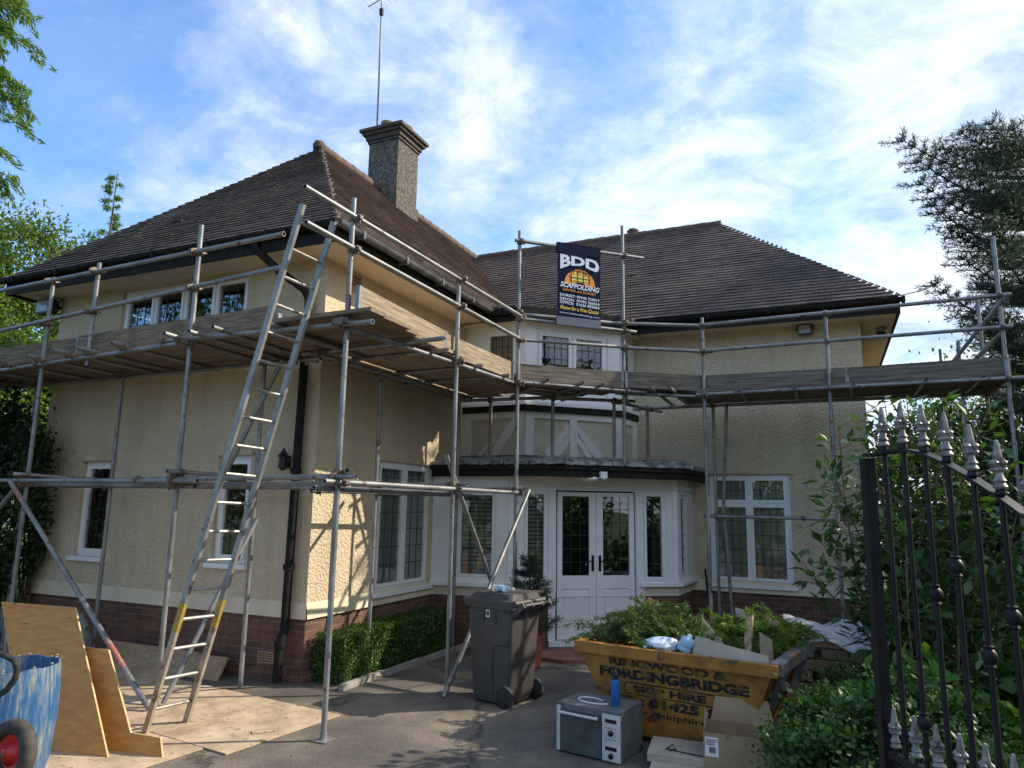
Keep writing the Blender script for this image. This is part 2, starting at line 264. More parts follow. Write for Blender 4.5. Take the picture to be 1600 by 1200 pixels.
# ---------------------------------------------------------------- mesh helpers
class MB:
    def __init__(s): s.v = []; s.f = []; s.m = []; s.r = []
    def add(s, vs, fs, mi=0, r=0.0):
        o = len(s.v); s.v.extend([tuple(x) for x in vs])
        for f in fs: s.f.append([o+i for i in f]); s.m.append(mi); s.r.append(r)
        return s
    def hexa(s, p, mi=0, r=0.0):     # 8 points: bottom 0-3 ccw, top 4-7
        return s.add(p, [(3, 2, 1, 0), (4, 5, 6, 7), (0, 1, 5, 4), (1, 2, 6, 5), (2, 3, 7, 6), (3, 0, 4, 7)], mi, r)
    def box(s, x0, x1, y0, y1, z0, z1, mi=0, r=0.0):
        return s.hexa([(x0, y0, z0), (x1, y0, z0), (x1, y1, z0), (x0, y1, z0), (x0, y0, z1), (x1, y0, z1), (x1, y1, z1), (x0, y1, z1)], mi, r)
    def obox(s, c, ux, uy, uz, mi=0, r=0.0):   # centre and half-axis vectors
        c, ux, uy, uz = map(Vector, (c, ux, uy, uz))
        return s.hexa([c-ux-uy-uz, c+ux-uy-uz, c+ux+uy-uz, c-ux+uy-uz, c-ux-uy+uz, c+ux-uy+uz, c+ux+uy+uz, c-ux+uy+uz], mi, r)
    def bar(s, p, q, w, h, up=(0, 0, 1), mi=0, r=0.0):
        p, q, up = Vector(p), Vector(q), Vector(up); d = (q-p); ax = d.normalized(); sd_ = ax.cross(up)
        if sd_.length < 1e-5: sd_ = ax.cross(Vector((0, 1, 0)))
        sd_.normalize(); u = sd_.cross(ax).normalized()
        return s.obox((p+q)/2, d/2, sd_*w/2, u*h/2, mi, r)
    def tube(s, p, q, r, n=10, r2=None, cap=True, mi=0, rnd=0.0, wall=0.0):
        p, q = Vector(p), Vector(q); ax = (q-p).normalized(); r2 = r if r2 is None else r2
        a = ax.orthogonal().normalized(); b = ax.cross(a); vs = []
        for c, rr in ((p, r), (q, r2)):
            for i in range(n):
                t = 2*math.pi*i/n; vs.append(c+(a*math.cos(t)+b*math.sin(t))*rr)
        fs = [(i, (i+1) % n, n+(i+1) % n, n+i) for i in range(n)]
        if wall > 0:                       # open pipe end: annulus and a deep dark bore
            for c, rr, sg in ((p, r, 1), (q, r2, -1)):
                for dep in (0, .05):
                    for i in range(n):
                        t = 2*math.pi*i/n; vs.append(c+ax*sg*dep+(a*math.cos(t)+b*math.sin(t))*(rr-wall))
            for k, base_ in ((0, 0), (1, n)):
                o = 2*n+k*2*n
                for i in range(n):
                    j = (i+1) % n
                    fs.append((base_+i, o+i, o+j, base_+j) if k == 0 else (base_+j, o+j, o+i, base_+i))
                    fs.append((o+i, o+n+i, o+n+j, o+j) if k == 0 else (o+j, o+n+j, o+n+i, o+i))
                fs.append(tuple(o+n+i for i in (range(n) if k == 0 else reversed(range(n)))))
        elif cap: fs += [tuple(reversed(range(n))), tuple(range(n, 2*n))]
        return s.add(vs, fs, mi, rnd)
    def sweep(s, pts, r, n=8, mi=0, closed=False, rnd=0.0):
        pts = [Vector(p) for p in pts]; rs = r if isinstance(r, (list, tuple)) else [r]*len(pts)
        vs = []; prev = None; m = len(pts)
        for k, p in enumerate(pts):
            d = (pts[(k+1) % m if closed else min(k+1, m-1)] - pts[(k-1) % m if closed else max(k-1, 0)]).normalized()
            a = d.orthogonal().normalized() if prev is None else (prev - d*prev.dot(d)).normalized()
            prev = a; b = d.cross(a)
            for i in range(n):
                t = 2*math.pi*i/n; vs.append(p+(a*math.cos(t)+b*math.sin(t))*rs[k])
        fs = []
        for k in range(m if closed else m-1):
            k2 = (k+1) % m
            for i in range(n): fs.append((k*n+i, k*n+(i+1) % n, k2*n+(i+1) % n, k2*n+i))
        if not closed: fs += [tuple(reversed(range(n))), tuple((m-1)*n+i for i in range(n))]
        return s.add(vs, fs, mi, rnd)
    def lathe(s, prof, c=(0, 0, 0), n=16, ax=(0, 0, 1), mi=0, rnd=0.0):   # prof: (radius, height)
        ax = Vector(ax).normalized(); a = ax.orthogonal().normalized(); b = ax.cross(a); c = Vector(c); vs = []
        for rr, h in prof:
            for i in range(n):
                t = 2*math.pi*i/n; vs.append(c+ax*h+(a*math.cos(t)+b*math.sin(t))*max(rr, 1e-4))
        fs = [(k*n+i, k*n+(i+1) % n, (k+1)*n+(i+1) % n, (k+1)*n+i) for k in range(len(prof)-1) for i in range(n)]
        fs += [tuple(reversed(range(n))), tuple((len(prof)-1)*n+i for i in range(n))]
        return s.add(vs, fs, mi, rnd)
    def prism(s, poly, z0, z1, mi=0):     # ccw polygon in xy
        n = len(poly); vs = [(x, y, z0) for x, y in poly]+[(x, y, z1) for x, y in poly]
        return s.add(vs, [tuple(reversed(range(n))), tuple(range(n, 2*n))]+[(i, (i+1) % n, n+(i+1) % n, n+i) for i in range(n)], mi)
    def build(s, name, mats, parent=None, smooth=False):
        me = bpy.data.meshes.new(name); me.from_pydata(s.v, [], s.f)
        mats = [mats] if isinstance(mats, str) else mats
        for m in mats: me.materials.append(MATS[m])
        if len(mats) > 1: me.polygons.foreach_set('material_index', s.m)
        at = me.attributes.new('rnd', 'FLOAT', 'FACE'); at.data.foreach_set('value', s.r)
        if smooth: me.polygons.foreach_set('use_smooth', [True]*len(me.polygons))
        me.update(); o = bpy.data.objects.new(name, me); COL.objects.link(o)
        if parent is not None: o.parent = parent
        if smooth:
            try: me.set_sharp_from_angle(angle=R(40))
            except Exception: pass
        return o
def tag(o, label=None, cat=None, group=None, kind=None):
    if label: o['label'] = label
    if cat: o['category'] = cat
    if group: o['group'] = group
    if kind: o['kind'] = kind
    return o
def empty(name, loc=(0, 0, 0), rz=0.0, label=None, cat=None, group=None):
    o = bpy.data.objects.new(name, None); COL.objects.link(o); o.location = loc; o.rotation_euler = (0, 0, rz); o.empty_display_size = .2
    return tag(o, label, cat, group)
def leaf_mesh(name, C, D, Nn, Ln, Wd, rnd, material, parent=None, bend=.0):
    """many leaf-sized diamond faces: centres C, axes D, normals Nn, lengths, widths"""
    C = np.asarray(C, float); n = len(C)
    D = D/np.maximum(np.linalg.norm(D, axis=1, keepdims=True), 1e-6)
    Sd = np.cross(D, Nn); Sd = Sd/np.maximum(np.linalg.norm(Sd, axis=1, keepdims=True), 1e-6); Up = np.cross(Sd, D)
    Ln = np.broadcast_to(np.asarray(Ln, float), (n,))[:, None]; Wd = np.broadcast_to(np.asarray(Wd, float), (n,))[:, None]
    V = np.empty((n, 4, 3)); V[:, 0] = C-D*Ln/2; V[:, 2] = C+D*Ln/2-Up*Ln*bend; V[:, 1] = C-D*Ln*.05+Sd*Wd/2; V[:, 3] = C-D*Ln*.05-Sd*Wd/2
    me = bpy.data.meshes.new(name); me.vertices.add(4*n); me.vertices.foreach_set('co', V.reshape(-1))
    me.loops.add(4*n); me.loops.foreach_set('vertex_index', np.arange(4*n, dtype=np.int32))
    me.polygons.add(n); me.polygons.foreach_set('loop_start', np.arange(0, 4*n, 4, dtype=np.int32)); me.polygons.foreach_set('loop_total', np.full(n, 4, np.int32))
    me.materials.append(MATS[material]); me.update(calc_edges=True)
    at = me.attributes.new('rnd', 'FLOAT', 'FACE'); at.data.foreach_set('value', np.broadcast_to(np.asarray(rnd, float), (n,)).copy())
    o = bpy.data.objects.new(name, me); COL.objects.link(o)
    if parent is not None: o.parent = parent
    return o
def rdir(n, up=0.0):
    d = rng.normal(size=(n, 3)); d[:, 2] += up; return d/np.linalg.norm(d, axis=1, keepdims=True)
def text_mesh(body, width=None, size=.1, offset=0.0, shear=0.0, align='CENTER', height=None, extrude=.0015):
    """writing as verts/faces in x (right) y (up), scaled to a width"""
    cu = bpy.data.curves.new('txt', 'FONT'); cu.body = body; cu.size = size; cu.offset = offset; cu.shear = shear; cu.align_x = align; cu.resolution_u = 3
    o = bpy.data.objects.new('txt', cu); COL.objects.link(o)
    dg = bpy.context.evaluated_depsgraph_get(); me = bpy.data.meshes.new_from_object(o.evaluated_get(dg))
    vs = np.array([v.co[:] for v in me.vertices]); fs = [tuple(p.vertices) for p in me.polygons]
    bpy.data.objects.remove(o); bpy.data.curves.remove(cu); bpy.data.meshes.remove(me)
    w = np.ptp(vs[:, 0]); h = np.ptp(vs[:, 1]); mid = (vs[:, 0].max()+vs[:, 0].min())/2
    vs[:, 0] -= mid if align == 'CENTER' else vs[:, 0].min()
    if width: vs[:, 0] *= width/w
    vs[:, 1] -= vs[:, 1].min()
    if height: vs[:, 1] *= height/h
    elif width: vs[:, 1] *= width/w
    return vs, fs

# ---------------------------------------------------------------- the setting: ground, drive, lawn
TH = 0.41859; CX, CY = -2.187, 7.959; CT, ST = math.cos(TH), math.sin(TH)
def W(a, b, z=0.0): return Vector((CX+a*CT+b*ST, CY-a*ST+b*CT, z))
def flat(name, poly, z, m, kind='structure'):
    mb = MB(); mb.add([(x, y, z) for x, y in poly], [tuple(range(len(poly)))]); o = mb.build(name, m); tag(o, kind=kind); return o
flat('ground', [(-300, -300), (300, -300), (300, 300), (-300, 300)], -0.012, 'lawn')
drive = [(-14, -14), (3.4, -14), (3.4, 1.0), (2.75, 4.2), (2.3, 6.2), (3.1, 8.0), (3.3, 10.5), (-1.0, 11.6), (-12, 13), (-14, 6)]
flat('driveway', drive, 0.0, 'tarmac')
flat('planting_bed', [(3.4, 0.6), (3.4, 1.0), (2.75, 4.2), (2.3, 6.2), (3.1, 8.0), (4.5, 10.8), (10, 8), (9, 0.6)], 0.004, 'soil')

# ---------------------------------------------------------------- the house (local frame: a along the facade, b into the depth)
house = empty('house', (CX, CY, 0), -TH, 'two storey cream roughcast house with dark tiled hipped roofs and white windows', 'house')
B = 5.266; A1 = 5.81; AL = -4.72; ZP = .655; ZS = 4.74; O = .5; ZE = 4.935
class Face:
    def __init__(s, P, Q): s.P = Vector((*P, 0)); s.Q = Vector((*Q, 0)); s.L = (s.Q-s.P).length; s.d = (s.Q-s.P)/s.L; s.n = Vector((s.d.y, -s.d.x, 0))
    def at(s, u, z, dep=0.0): p = s.P+s.d*u-s.n*dep; return (p.x, p.y, z)
    def box(s, mb, u0, u1, z0, z1, d0, d1, mi=0):
        return mb.hexa([s.at(u0, z0, d0), s.at(u1, z0, d0), s.at(u1, z0, d1), s.at(u0, z0, d1), s.at(u0, z1, d0), s.at(u1, z1, d0), s.at(u1, z1, d1), s.at(u0, z1, d1)], mi)
    def panel(s, mb, z0, z1, holes=(), depth=.11, u0=0.0, u1=None, dep=0.0, mi=0):
        u1 = s.L if u1 is None else u1
        us = sorted({u0, u1, *[h[0] for h in holes], *[h[1] for h in holes]}); zs = sorted({z0, z1, *[h[2] for h in holes], *[h[3] for h in holes]})
        for i in range(len(us)-1):
            for j in range(len(zs)-1):
                um, zm = (us[i]+us[i+1])/2, (zs[j]+zs[j+1])/2
                if any(h[0] < um < h[1] and h[2] < zm < h[3] for h in holes): continue
                mb.add([s.at(us[i], zs[j], dep), s.at(us[i+1], zs[j], dep), s.at(us[i+1], zs[j+1], dep), s.at(us[i], zs[j+1], dep)], [(0, 1, 2, 3)], mi)
        for a, b_, c, d in holes:
            for q in (((a, c), (a, d)), ((b_, d), (b_, c)), ((a, d), (b_, d)), ((b_, c), (a, c))):
                (ua, za), (ub, zb) = q
                mb.add([s.at(ua, za, dep), s.at(ub, zb, dep), s.at(ub, zb, dep+depth), s.at(ua, za, dep+depth)], [(0, 1, 2, 3)], mi)
F_L = Face((AL, 0), (0, 0)); F_R = Face((0, 0), (0, B)); F_M = Face((0, B), (A1, B))
U = [(0, 3.52), (1.08, 3.45), (2.26, 4.60), (2.33, B)]; G = [(0, 2.65), (1.10, 2.85), (3.17, 4.36), (3.24, B)]
UF = [Face(U[i], U[i+1]) for i in range(3)]; GF = [Face(G[i], G[i+1]) for i in range(3)]

shade_panel = MB()
def glazing(parent, F, lights, z_dep, mats_curtain=None, lead=(3, 6), leadm='lead_came', cdep=.10, back=True):
    pane = MB(); came = MB(); cur = MB()
    for (u0, u1, z0, z1, nx, nz) in lights:
        pane.add([F.at(u0, z0, z_dep), F.at(u1, z0, z_dep), F.at(u1, z1, z_dep), F.at(u0, z1, z_dep)], [(0, 1, 2, 3)])
        for i in range(1, nx):
            u = u0+(u1-u0)*i/nx; F.box(came, u-.0045, u+.0045, z0, z1, z_dep-.006, z_dep-.001)
        for j in range(1, nz):
            z = z0+(z1-z0)*j/nz; F.box(came, u0, u1, z-.0045, z+.0045, z_dep-.0065, z_dep-.0015)
        if mats_curtain:
            nfold = 28; kind = mats_curtain
            if kind == 'blind':
                k = int((z1-z0)/.055)
                for j in range(k):
                    z = z0+(z1-z0)*(j+.5)/k
                    cur.add([F.at(u0-.05, z-.024, z_dep+cdep), F.at(u1+.05, z-.024, z_dep+cdep), F.at(u1+.05, z+.018, z_dep+cdep+.022), F.at(u0-.05, z+.018, z_dep+cdep+.022)], [(0, 1, 2, 3)])
            else:
                pts = []
                for i in range(nfold+1):
                    t = i/nfold; u = u0-.06+(u1-u0+.12)*t; dd = z_dep+cdep+.03*math.sin(t*17+z0)+.014*math.sin(t*41)
                    pts += [F.at(u, z0-.08, dd), F.at(u, z1+.08, dd)]
                cur.add(pts, [(2*i, 2*i+2, 2*i+3, 2*i+1) for i in range(nfold)])
    pane.build('pane', 'glass', parent)
    if came.v: came.build('leading', leadm, parent)
    if cur.v: cur.build('blind' if mats_curtain == 'blind' else 'curtain', mats_curtain, parent, smooth=mats_curtain != 'blind')
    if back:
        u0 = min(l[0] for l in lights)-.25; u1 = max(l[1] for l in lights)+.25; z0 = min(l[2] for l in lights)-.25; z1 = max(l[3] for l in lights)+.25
        shade_panel.add([F.at(u0, z0, .9), F.at(u1, z0, .9), F.at(u1, z1, .9), F.at(u0, z1, .9)], [(0, 1, 2, 3)])  # dark panel behind the glass in place of room shade
def window(F, u0, u1, z0, z1, cells, dep=.05, fw=.05, sw=.045, curtain=None, sill=True, m='upvc', sill_out=.06, cdep=.10):
    """cells: (u0,u1,z0,z1,nx,nz) openings of each casement incl. its sash"""
    mb = MB(); e = .004
    F.box(mb, u0, u0+fw, z0, z1, dep, dep+.07); F.box(mb, u1-fw, u1, z0, z1, dep, dep+.07)
    F.box(mb, u0+fw, u1-fw, z0, z0+fw, dep, dep+.07); F.box(mb, u0+fw, u1-fw, z1-fw, z1, dep, dep+.07)
    lights = []
    for (a, b_, c, d, nx, nz) in cells:
        F.box(mb, a, a+sw, c, d, dep-.016, dep+.05); F.box(mb, b_-sw, b_, c, d, dep-.016, dep+.05)
        F.box(mb, a+sw, b_-sw, c, c+sw, dep-.014, dep+.05); F.box(mb, a+sw, b_-sw, d-sw, d, dep-.014, dep+.05)
        lights.append((a+sw, b_-sw, c+sw, d-sw, nx, nz))
    # mullions/transoms fill between casements
    us = sorted({c[1] for c in cells})[:-1]
    for u in us: F.box(mb, u-.008, u+.03, z0+fw, z1-fw, dep+.004, dep+.066)
    zs = sorted({c[3] for c in cells})[:-1]
    for z in zs: F.box(mb, u0+fw, u1-fw, z-.008, z+.03, dep+.008, dep+.062)
    w = mb.build('window', m, house)
    if sill:
        sb = MB(); F.box(sb, u0-.05, u1+.05, z0-.055, z0-.003, -sill_out, dep+.06); sb.build('sill', m, w)
    glazing(w, F, lights, dep+.02, curtain, cdep=cdep)
    return w
def split(u0, u1, n, gap=.022):
    w = (u1-u0-gap*(n-1))/n; return [(u0+i*(w+gap), u0+i*(w+gap)+w) for i in range(n)]

# walls ------------------------------------------------------------
H1 = (.87, 1.47, 1.17, 2.39); H2 = (3.28, 3.80, 1.19, 2.43); H3 = (1.27, 3.53, 3.55, 4.70); H4 = (1.27, 2.60, .80, 2.45); H5 = (3.50, 4.70, .78, 2.44)
mb = MB()
F_L.panel(mb, ZP, ZS+.02, [H1, H2, H3]); F_R.panel(mb, ZP, ZS+.02, [H4])
Face((-4.72, 11), (AL, 0)).panel(mb, 0, ZS+.02); Face((0, 11), (AL, 11)).panel(mb, 0, ZS+.02)
mb.build('wall', 'render_cream', house)
mb = MB(); F_M.panel(mb, ZP, ZS+.02, [H5]); Face((A1, B), (A1, 10.3)).panel(mb, ZP, ZS+.02); Face((A1, 10.3), (-.5, 10.3)).panel(mb, 0, ZS+.02)
mb.build('wall', 'render_cream', house)
# bell-cast drip at the foot of the render, brick plinth with a stepped foot
for F, e0, e1 in ((F_L, .0, .028), (F_R, .0, 0), (F_M, 0, .028)):
    mb = MB()
    mb.add([F.at(-.0, ZP+.17, -.003), F.at(F.L+e1*0, ZP+.17, -.003), F.at(F.L+e1, ZP, -.028), F.at(-e1*(F is F_R), ZP, -.028), F.at(0, ZP, .02), F.at(F.L, ZP, .02)], [(3, 2, 1, 0), (4, 5, 2, 3)])
    mb.build('drip', 'smooth_cream', house)
mb = MB(); F_L.panel(mb, -.02, ZP, dep=.006); F_R.panel(mb, -.02, ZP, dep=.006); F_M.panel(mb, -.02, ZP, dep=.006); Face((A1, B), (A1, 10.3)).panel(mb, -.02, ZP, dep=.006)
F_L.box(mb, 0, AL*-1+.05, -.02, .12, -.05, .02); F_R.box(mb, .02, 2.6, -.02, .12, -.05, .02)
mb.build('plinth', 'brick', house)
mb = MB(); u = AL*-1-.51
F_L.box(mb, u-.11, u+.11, .16, .28, -.004, .02)
v = mb.build('air_vent', 'terr_vent', house); mb = MB()
for i in range(7):
    for j in range(4): F_L.box(mb, u-.095+i*.0285, u-.095+i*.0285+.018, .173+j*.026, .173+j*.026+.016, -.006, -.0042)
mb.build('hole_shade', 'shade_panel', v)  # dark plates on the vent face, painted shade instead of real holes
mb = MB(); F_R.box(mb, .43, .66, 4.47, 4.70, -.012, .01); v = mb.build('air_vent', 'terr_vent', house); mb = MB()
for i in range(5):
    for j in range(3): F_R.box(mb, .455+i*.038, .455+i*.038+.024, 4.55+j*.045, 4.55+j*.045+.028, -.0135, -.0125)
mb.build('hole_shade', 'shade_panel', v)  # hole shade again painted as dark plates on the face
# window heads: shallow eyebrow over the openings
def head(F, h):
    mb = MB(); F.box(mb, h[0]-.07, h[1]+.07, h[3]+.006, h[3]+.05, -.045, .0); F.box(mb, h[0]-.05, h[1]+.05, h[3]+.05, h[3]+.17, -.02, .0); mb.build('lintel', 'render_cream', house)
head(F_M, H5); head(F_L, (H1[0]+.04, H1[1]-.04, H1[2], H1[3])); head(F_L, (H2[0]+.04, H2[1]-.04, H2[2], H2[3]))

# windows ----------------------------------------------------------
window(F_L, *H1, [(H1[0]+.05, H1[1]-.05, H1[2]+.05, H1[3]-.05, 4, 6)], curtain=None)
window(F_L, *H2, [(H2[0]+.05, H2[1]-.05, H2[2]+.05, H2[3]-.05, 3, 6)], curtain=None)
window(F_L, *H3, [(a, b_, H3[2]+.05, H3[3]-.05, 3, 5) for a, b_ in split(H3[0]+.05, H3[1]-.05, 4)])
cs = split(H4[0]+.05, H4[1]-.05, 2)
window(F_R, *H4, [(a, b_, H4[2]+.05, 2.06, 3, 5) for a, b_ in cs]+[(a, b_, 2.085, H4[3]-.05, 3, 2) for a, b_ in cs], curtain='curtain_grey', cdep=.05)
cs = split(H5[0]+.05, H5[1]-.05, 2)
window(F_M, *H5, [(a, b_, H5[2]+.05, 1.98, 4, 5) for a, b_ in cs]+[(a, b_, 2.005, H5[3]-.05, 4, 2) for a, b_ in cs], curtain='curtain', cdep=.06)

# first floor bay ---------------------------------------------------
mb = MB()
for F in UF: F.panel(mb, 2.5, 3.33)
bw = mb.build('bay_wall', 'panel_cream', house)
mb = MB()     # black band and white beams
for F in UF: F.box(mb, -.03, F.L+.03, 3.323, 3.414, -.06, .0)
mb.build('band', 'black_paint', bw)
def beam(mb, F, p, q, w):
    (ua, za), (ub, zb) = p, q; d = Vector((ub-ua, zb-za)).normalized(); n = Vector((-d.y, d.x))*w/2
    c = [(ua-n.x, za-n.y), (ub-n.x, zb-n.y), (ub+n.x, zb+n.y), (ua+n.x, za+n.y)]
    mb.hexa([F.at(x, z, -.02) for x, z in c]+[F.at(x, z, .002) for x, z in c])
mb = MB()
for F in UF: F.box(mb, 0, F.L, 3.225, 3.32, -.026, 0); F.box(mb, 0, .14, 2.62, 3.225, -.026, 0); F.box(mb, F.L-.14, F.L, 2.62, 3.225, -.026, 0)
F = UF[1]; F.box(mb, .74, .87, 2.62, 3.225, -.027, 0)
beam(mb, F, (.36, 2.66), (.76, 3.10), .13); beam(mb, F, (1.26, 2.66), (.85, 3.10), .13); beam(mb, F, (.50, 2.64), (.78, 3.02), .09); beam(mb, F, (1.09, 2.64), (.84, 3.02), .09)
F = UF[0]; beam(mb, F, (.55, 2.66), (.96, 3.22), .13); beam(mb, F, (.3, 2.66), (.55, 2.9), .06)
mb.build('timber_beam', 'white_paint', bw)
HB = [(.36, .93, 3.56, 4.62), (.174, 1.43, 3.56, 4.635), (.17, .56, 3.56, 4.62)]
mb = MB()
for F, h in zip(UF, HB): F.panel(mb, 3.41, 4.72, [h], dep=.01)
fr = mb.build('bay_wall', 'white_paint', house)
mb = MB()
for F in UF: F.box(mb, -.02, F.L+.02, 3.418, 3.47, -.075, .02)
mb.build('sill', 'white_paint', fr)
window(UF[0], *HB[0], [(HB[0][0]+.03, HB[0][1]-.03, 3.59, 4.59, 4, 5)], curtain='curtain', sill=False, m='white_paint', fw=.03, dep=.03)
cs = split(.225, 1.385, 2, .02)
window(UF[1], *HB[1], [(a, b_, 3.60, 4.59, 4, 5) for a, b_ in cs], sill=False, m='white_paint', dep=.03, sw=.055)
window(UF[2], *HB[2], [(.20, .53, 3.59, 4.59, 3, 5)], sill=False, m='white_paint', fw=.03, dep=.03)
# flat roof with black fascia over the bay
EU = [(.55, 3.27), (1.14, 3.24), (2.40, 4.44), (2.47, 4.80)]
mb = MB()
for i in range(3):
    F = Face(EU[i], EU[i+1]); F.box(mb, 0, F.L, 4.70, 4.87, 0, .03); F.box(mb, -.02, F.L+.02, 4.80, 4.90, -.055, -.002)
rf = mb.build('bay_roof', 'black_paint', house)
mb = MB(); mb.prism([(.3, 5.2), (.3, 3.3), *EU, (2.47, 5.2)], 4.885, 4.90); mb.build('roof_felt', 'lead_sheet', rf)
mb = MB()
for i in range(3):
    F = Face(EU[i], EU[i+1])
    for k in range(int(F.L/.16)):
        uu = k*.16+rng.uniform(0, .05); F.box(mb, uu, uu+.13, 4.885, 4.925+rng.uniform(0, .03), -.03+rng.uniform(0, .02), .25)
mb.build('lead_flashing', 'dark_brick', rf)
mb = MB(); mb.add([(x, y, 4.715) for x, y in [(0, 3.3), *EU, (2.47, 5.26), (0, 5.26)]], [tuple(range(7))]); mb.build('soffit', 'smooth_cream', rf)

# ground floor bay and doors ----------------------------------------
D0, D1 = .70, 1.90
HG = [(.37, .945, .89, 2.10), None, (.14, .52, .89, 2.10)]
mb = MB()
GF[0].panel(mb, ZP, 2.32, [HG[0]]); GF[1].panel(mb, ZP, 2.32, [(.225, .575, .86, 2.125), (D0, D1, ZP, 2.13), (2.01, 2.36, .86, 2.125)]); GF[2].panel(mb, ZP, 2.32, [HG[2]])
bwl = mb.build('bay_wall', 'white_paint', house)
mb = MB()
GF[0].panel(mb, .675, .77, dep=-.006); GF[1].panel(mb, .675, .77, dep=-.006, u1=D0-.06); GF[1].panel(mb, .675, .77, dep=-.006, u0=D1+.06); GF[2].panel(mb, .675, .77, dep=-.006)
mb.build('apron', 'smooth_cream', bwl)
mb = MB()
GF[0].panel(mb, -.02, .672, dep=.012); GF[1].panel(mb, -.02, .672, dep=.012, u1=D0); mb.build('plinth', 'brick', house); mb = MB(); GF[1].panel(mb, -.02, .672, dep=.012, u0=D1); GF[2].panel(mb, -.02, .672, dep=.012)
mb.build('plinth', 'brick', house)
mb = MB()
GF[0].box(mb, -.0, GF[0].L+.03, .785, .835, -.07, .03); GF[1].box(mb, -.03, D0-.05, .786, .836, -.07, .03); mb.build('sill', 'white_paint', bwl); mb = MB(); GF[1].box(mb, D1+.05, GF[1].L+.04, .786, .836, -.07, .03); GF[2].box(mb, -.02, GF[2].L, .787, .837, -.065, .03)
mb.build('sill', 'white_paint', bwl)
mb = MB()   # posts, frieze, architraves
for u in (0.0, .15): GF[1].box(mb, u, u+.07, .836, 2.125, -.018, 0)
for u in (D0-.115, D1+.01): GF[1].box(mb, u, u+.105, .07, 2.16, -.022, .0)
for u in (GF[1].L-.08, GF[1].L-.18): GF[1].box(mb, u, u+.07, .836, 2.125, -.018, 0)
for F in GF: F.box(mb, .01, F.L-.01, 2.20, 2.318, -.016, 0); F.box(mb, .01, F.L-.01, 2.165, 2.20, -.034, 0)
mb.build('moulding', 'white_paint', bwl)
window(GF[0], *HG[0], [(.40, .915, .92, 2.07, 4, 6)], curtain='blind', sill=False, m='white_paint', fw=.03, sw=.03, dep=.02)
window(GF[1], .225, .575, .86, 2.125, [(.24, .56, .875, 2.11, 2, 6)], curtain='blind', sill=False, m='white_paint', fw=.015, sw=.042, dep=.0)
window(GF[1], 2.01, 2.36, .86, 2.125, [(2.025, 2.345, .875, 2.11, 2, 6)], sill=False, m='white_paint', fw=.015, sw=.042, dep=.0)
window(GF[2], *HG[2], [(.17, .49, .92, 2.07, 3, 6)], sill=False, m='white_paint', fw=.03, sw=.03, dep=.02)
F = GF[1]; mid = (D0+D1)/2
for k, (u0, u1) in enumerate(((D0+.02, mid-.003), (mid+.003, D1-.02))):
    mb = MB(); g0, g1, gz0, gz1 = u0+.07, u1-.10, .94, 2.05
    if k == 0: g0, g1 = u0+.075, u1-.10
    else: g0, g1 = u0+.10, u1-.075
    F.box(mb, u0, g0, .08, 2.11, .01, .055); F.box(mb, g1, u1, .08, 2.11, .01, .055)
    F.box(mb, g0, g1, gz1, 2.11, .011, .054); F.box(mb, g0, g1, .76, gz0, .011, .054); F.box(mb, g0, g1, .08, .30, .011, .054)
    F.box(mb, g0, g1, .30, .76, .026, .05); F.box(mb, g0+.035, g1-.035, .335, .725, .016, .03)
    dr = mb.build('door', 'white_paint', house)
    glazing(dr, F, [(g0, g1, gz0, gz1, 3, 6)], .03, None)
    mb = MB(); uh = u1-.05 if k == 0 else u0+.05; sgn = -1 if k == 0 else 1
    F.box(mb, uh-.018, uh+.018, 1.00, 1.22, .0, .011)
    mb.tube(F.at(uh, 1.14, .0), F.at(uh, 1.14, -.045), .009); mb.tube(F.at(uh, 1.14, -.045), F.at(uh+sgn*.10, 1.145, -.04), .009)
    mb.build('handle', 'black_paint' if k else 'black_paint', dr)
mb = MB(); F.box(mb, D0-.11, D1+.11, .0, .068, -.07, .08); mb.build('threshold', 'white_paint', house)

# porch roof ----------------------------------------------------------
EP = [(0, 2.58), (1.80, 2.60), (3.34, 3.95), (3.46, B)]
mb = MB()
for i in range(3):
    F = Face(EP[i], EP[i+1]); F.box(mb, 0, F.L, 2.30, 2.465, 0, .035); F.box(mb, -.01, F.L+.01, 2.40, 2.47, -.03, -.001)
pr = mb.build('porch_roof', 'black_paint', house)
mb = MB()
for i in range(3):
    (a0, b0), (a1, b1) = EP[i], EP[i+1]; (c0, d0), (c1, d1) = U[i], U[i+1]
    if i == 0: c0, d0 = 0, 3.52
    mb.add([(a0, b0, 2.475), (a1, b1, 2.475), (c1, d1, 2.66), (c0, d0, 2.66)], [(0, 1, 2, 3)])
mb.build('roof_slope', 'dark_brick', pr)
mb = MB()
for i in range(3):
    F = Face(EP[i], EP[i+1]); uu = -.02
    while uu < F.L:
        w = rng.uniform(.12, .24); h = rng.uniform(.012, .04); tl = rng.uniform(-.012, .012)
        c = [F.at(uu, 2.465+tl, -.045), F.at(uu+w, 2.465-tl, -.05), F.at(uu+w, 2.49, .3), F.at(uu, 2.49, .3)]
        mb.hexa(c+[(x, y, z+h+.03+(.05 if j > 1 else 0)) for j, (x, y, z) in enumerate(c)]); uu += w+rng.uniform(.0, .02)
mb.build('lead_flashing', 'lead_sheet', pr)
mb = MB(); mb.add([(x, y, 2.312) for x, y in [(0, 3.3), *EP, (0, B)]], [tuple(range(6))]); mb.build('soffit', 'soffit_cream', pr)

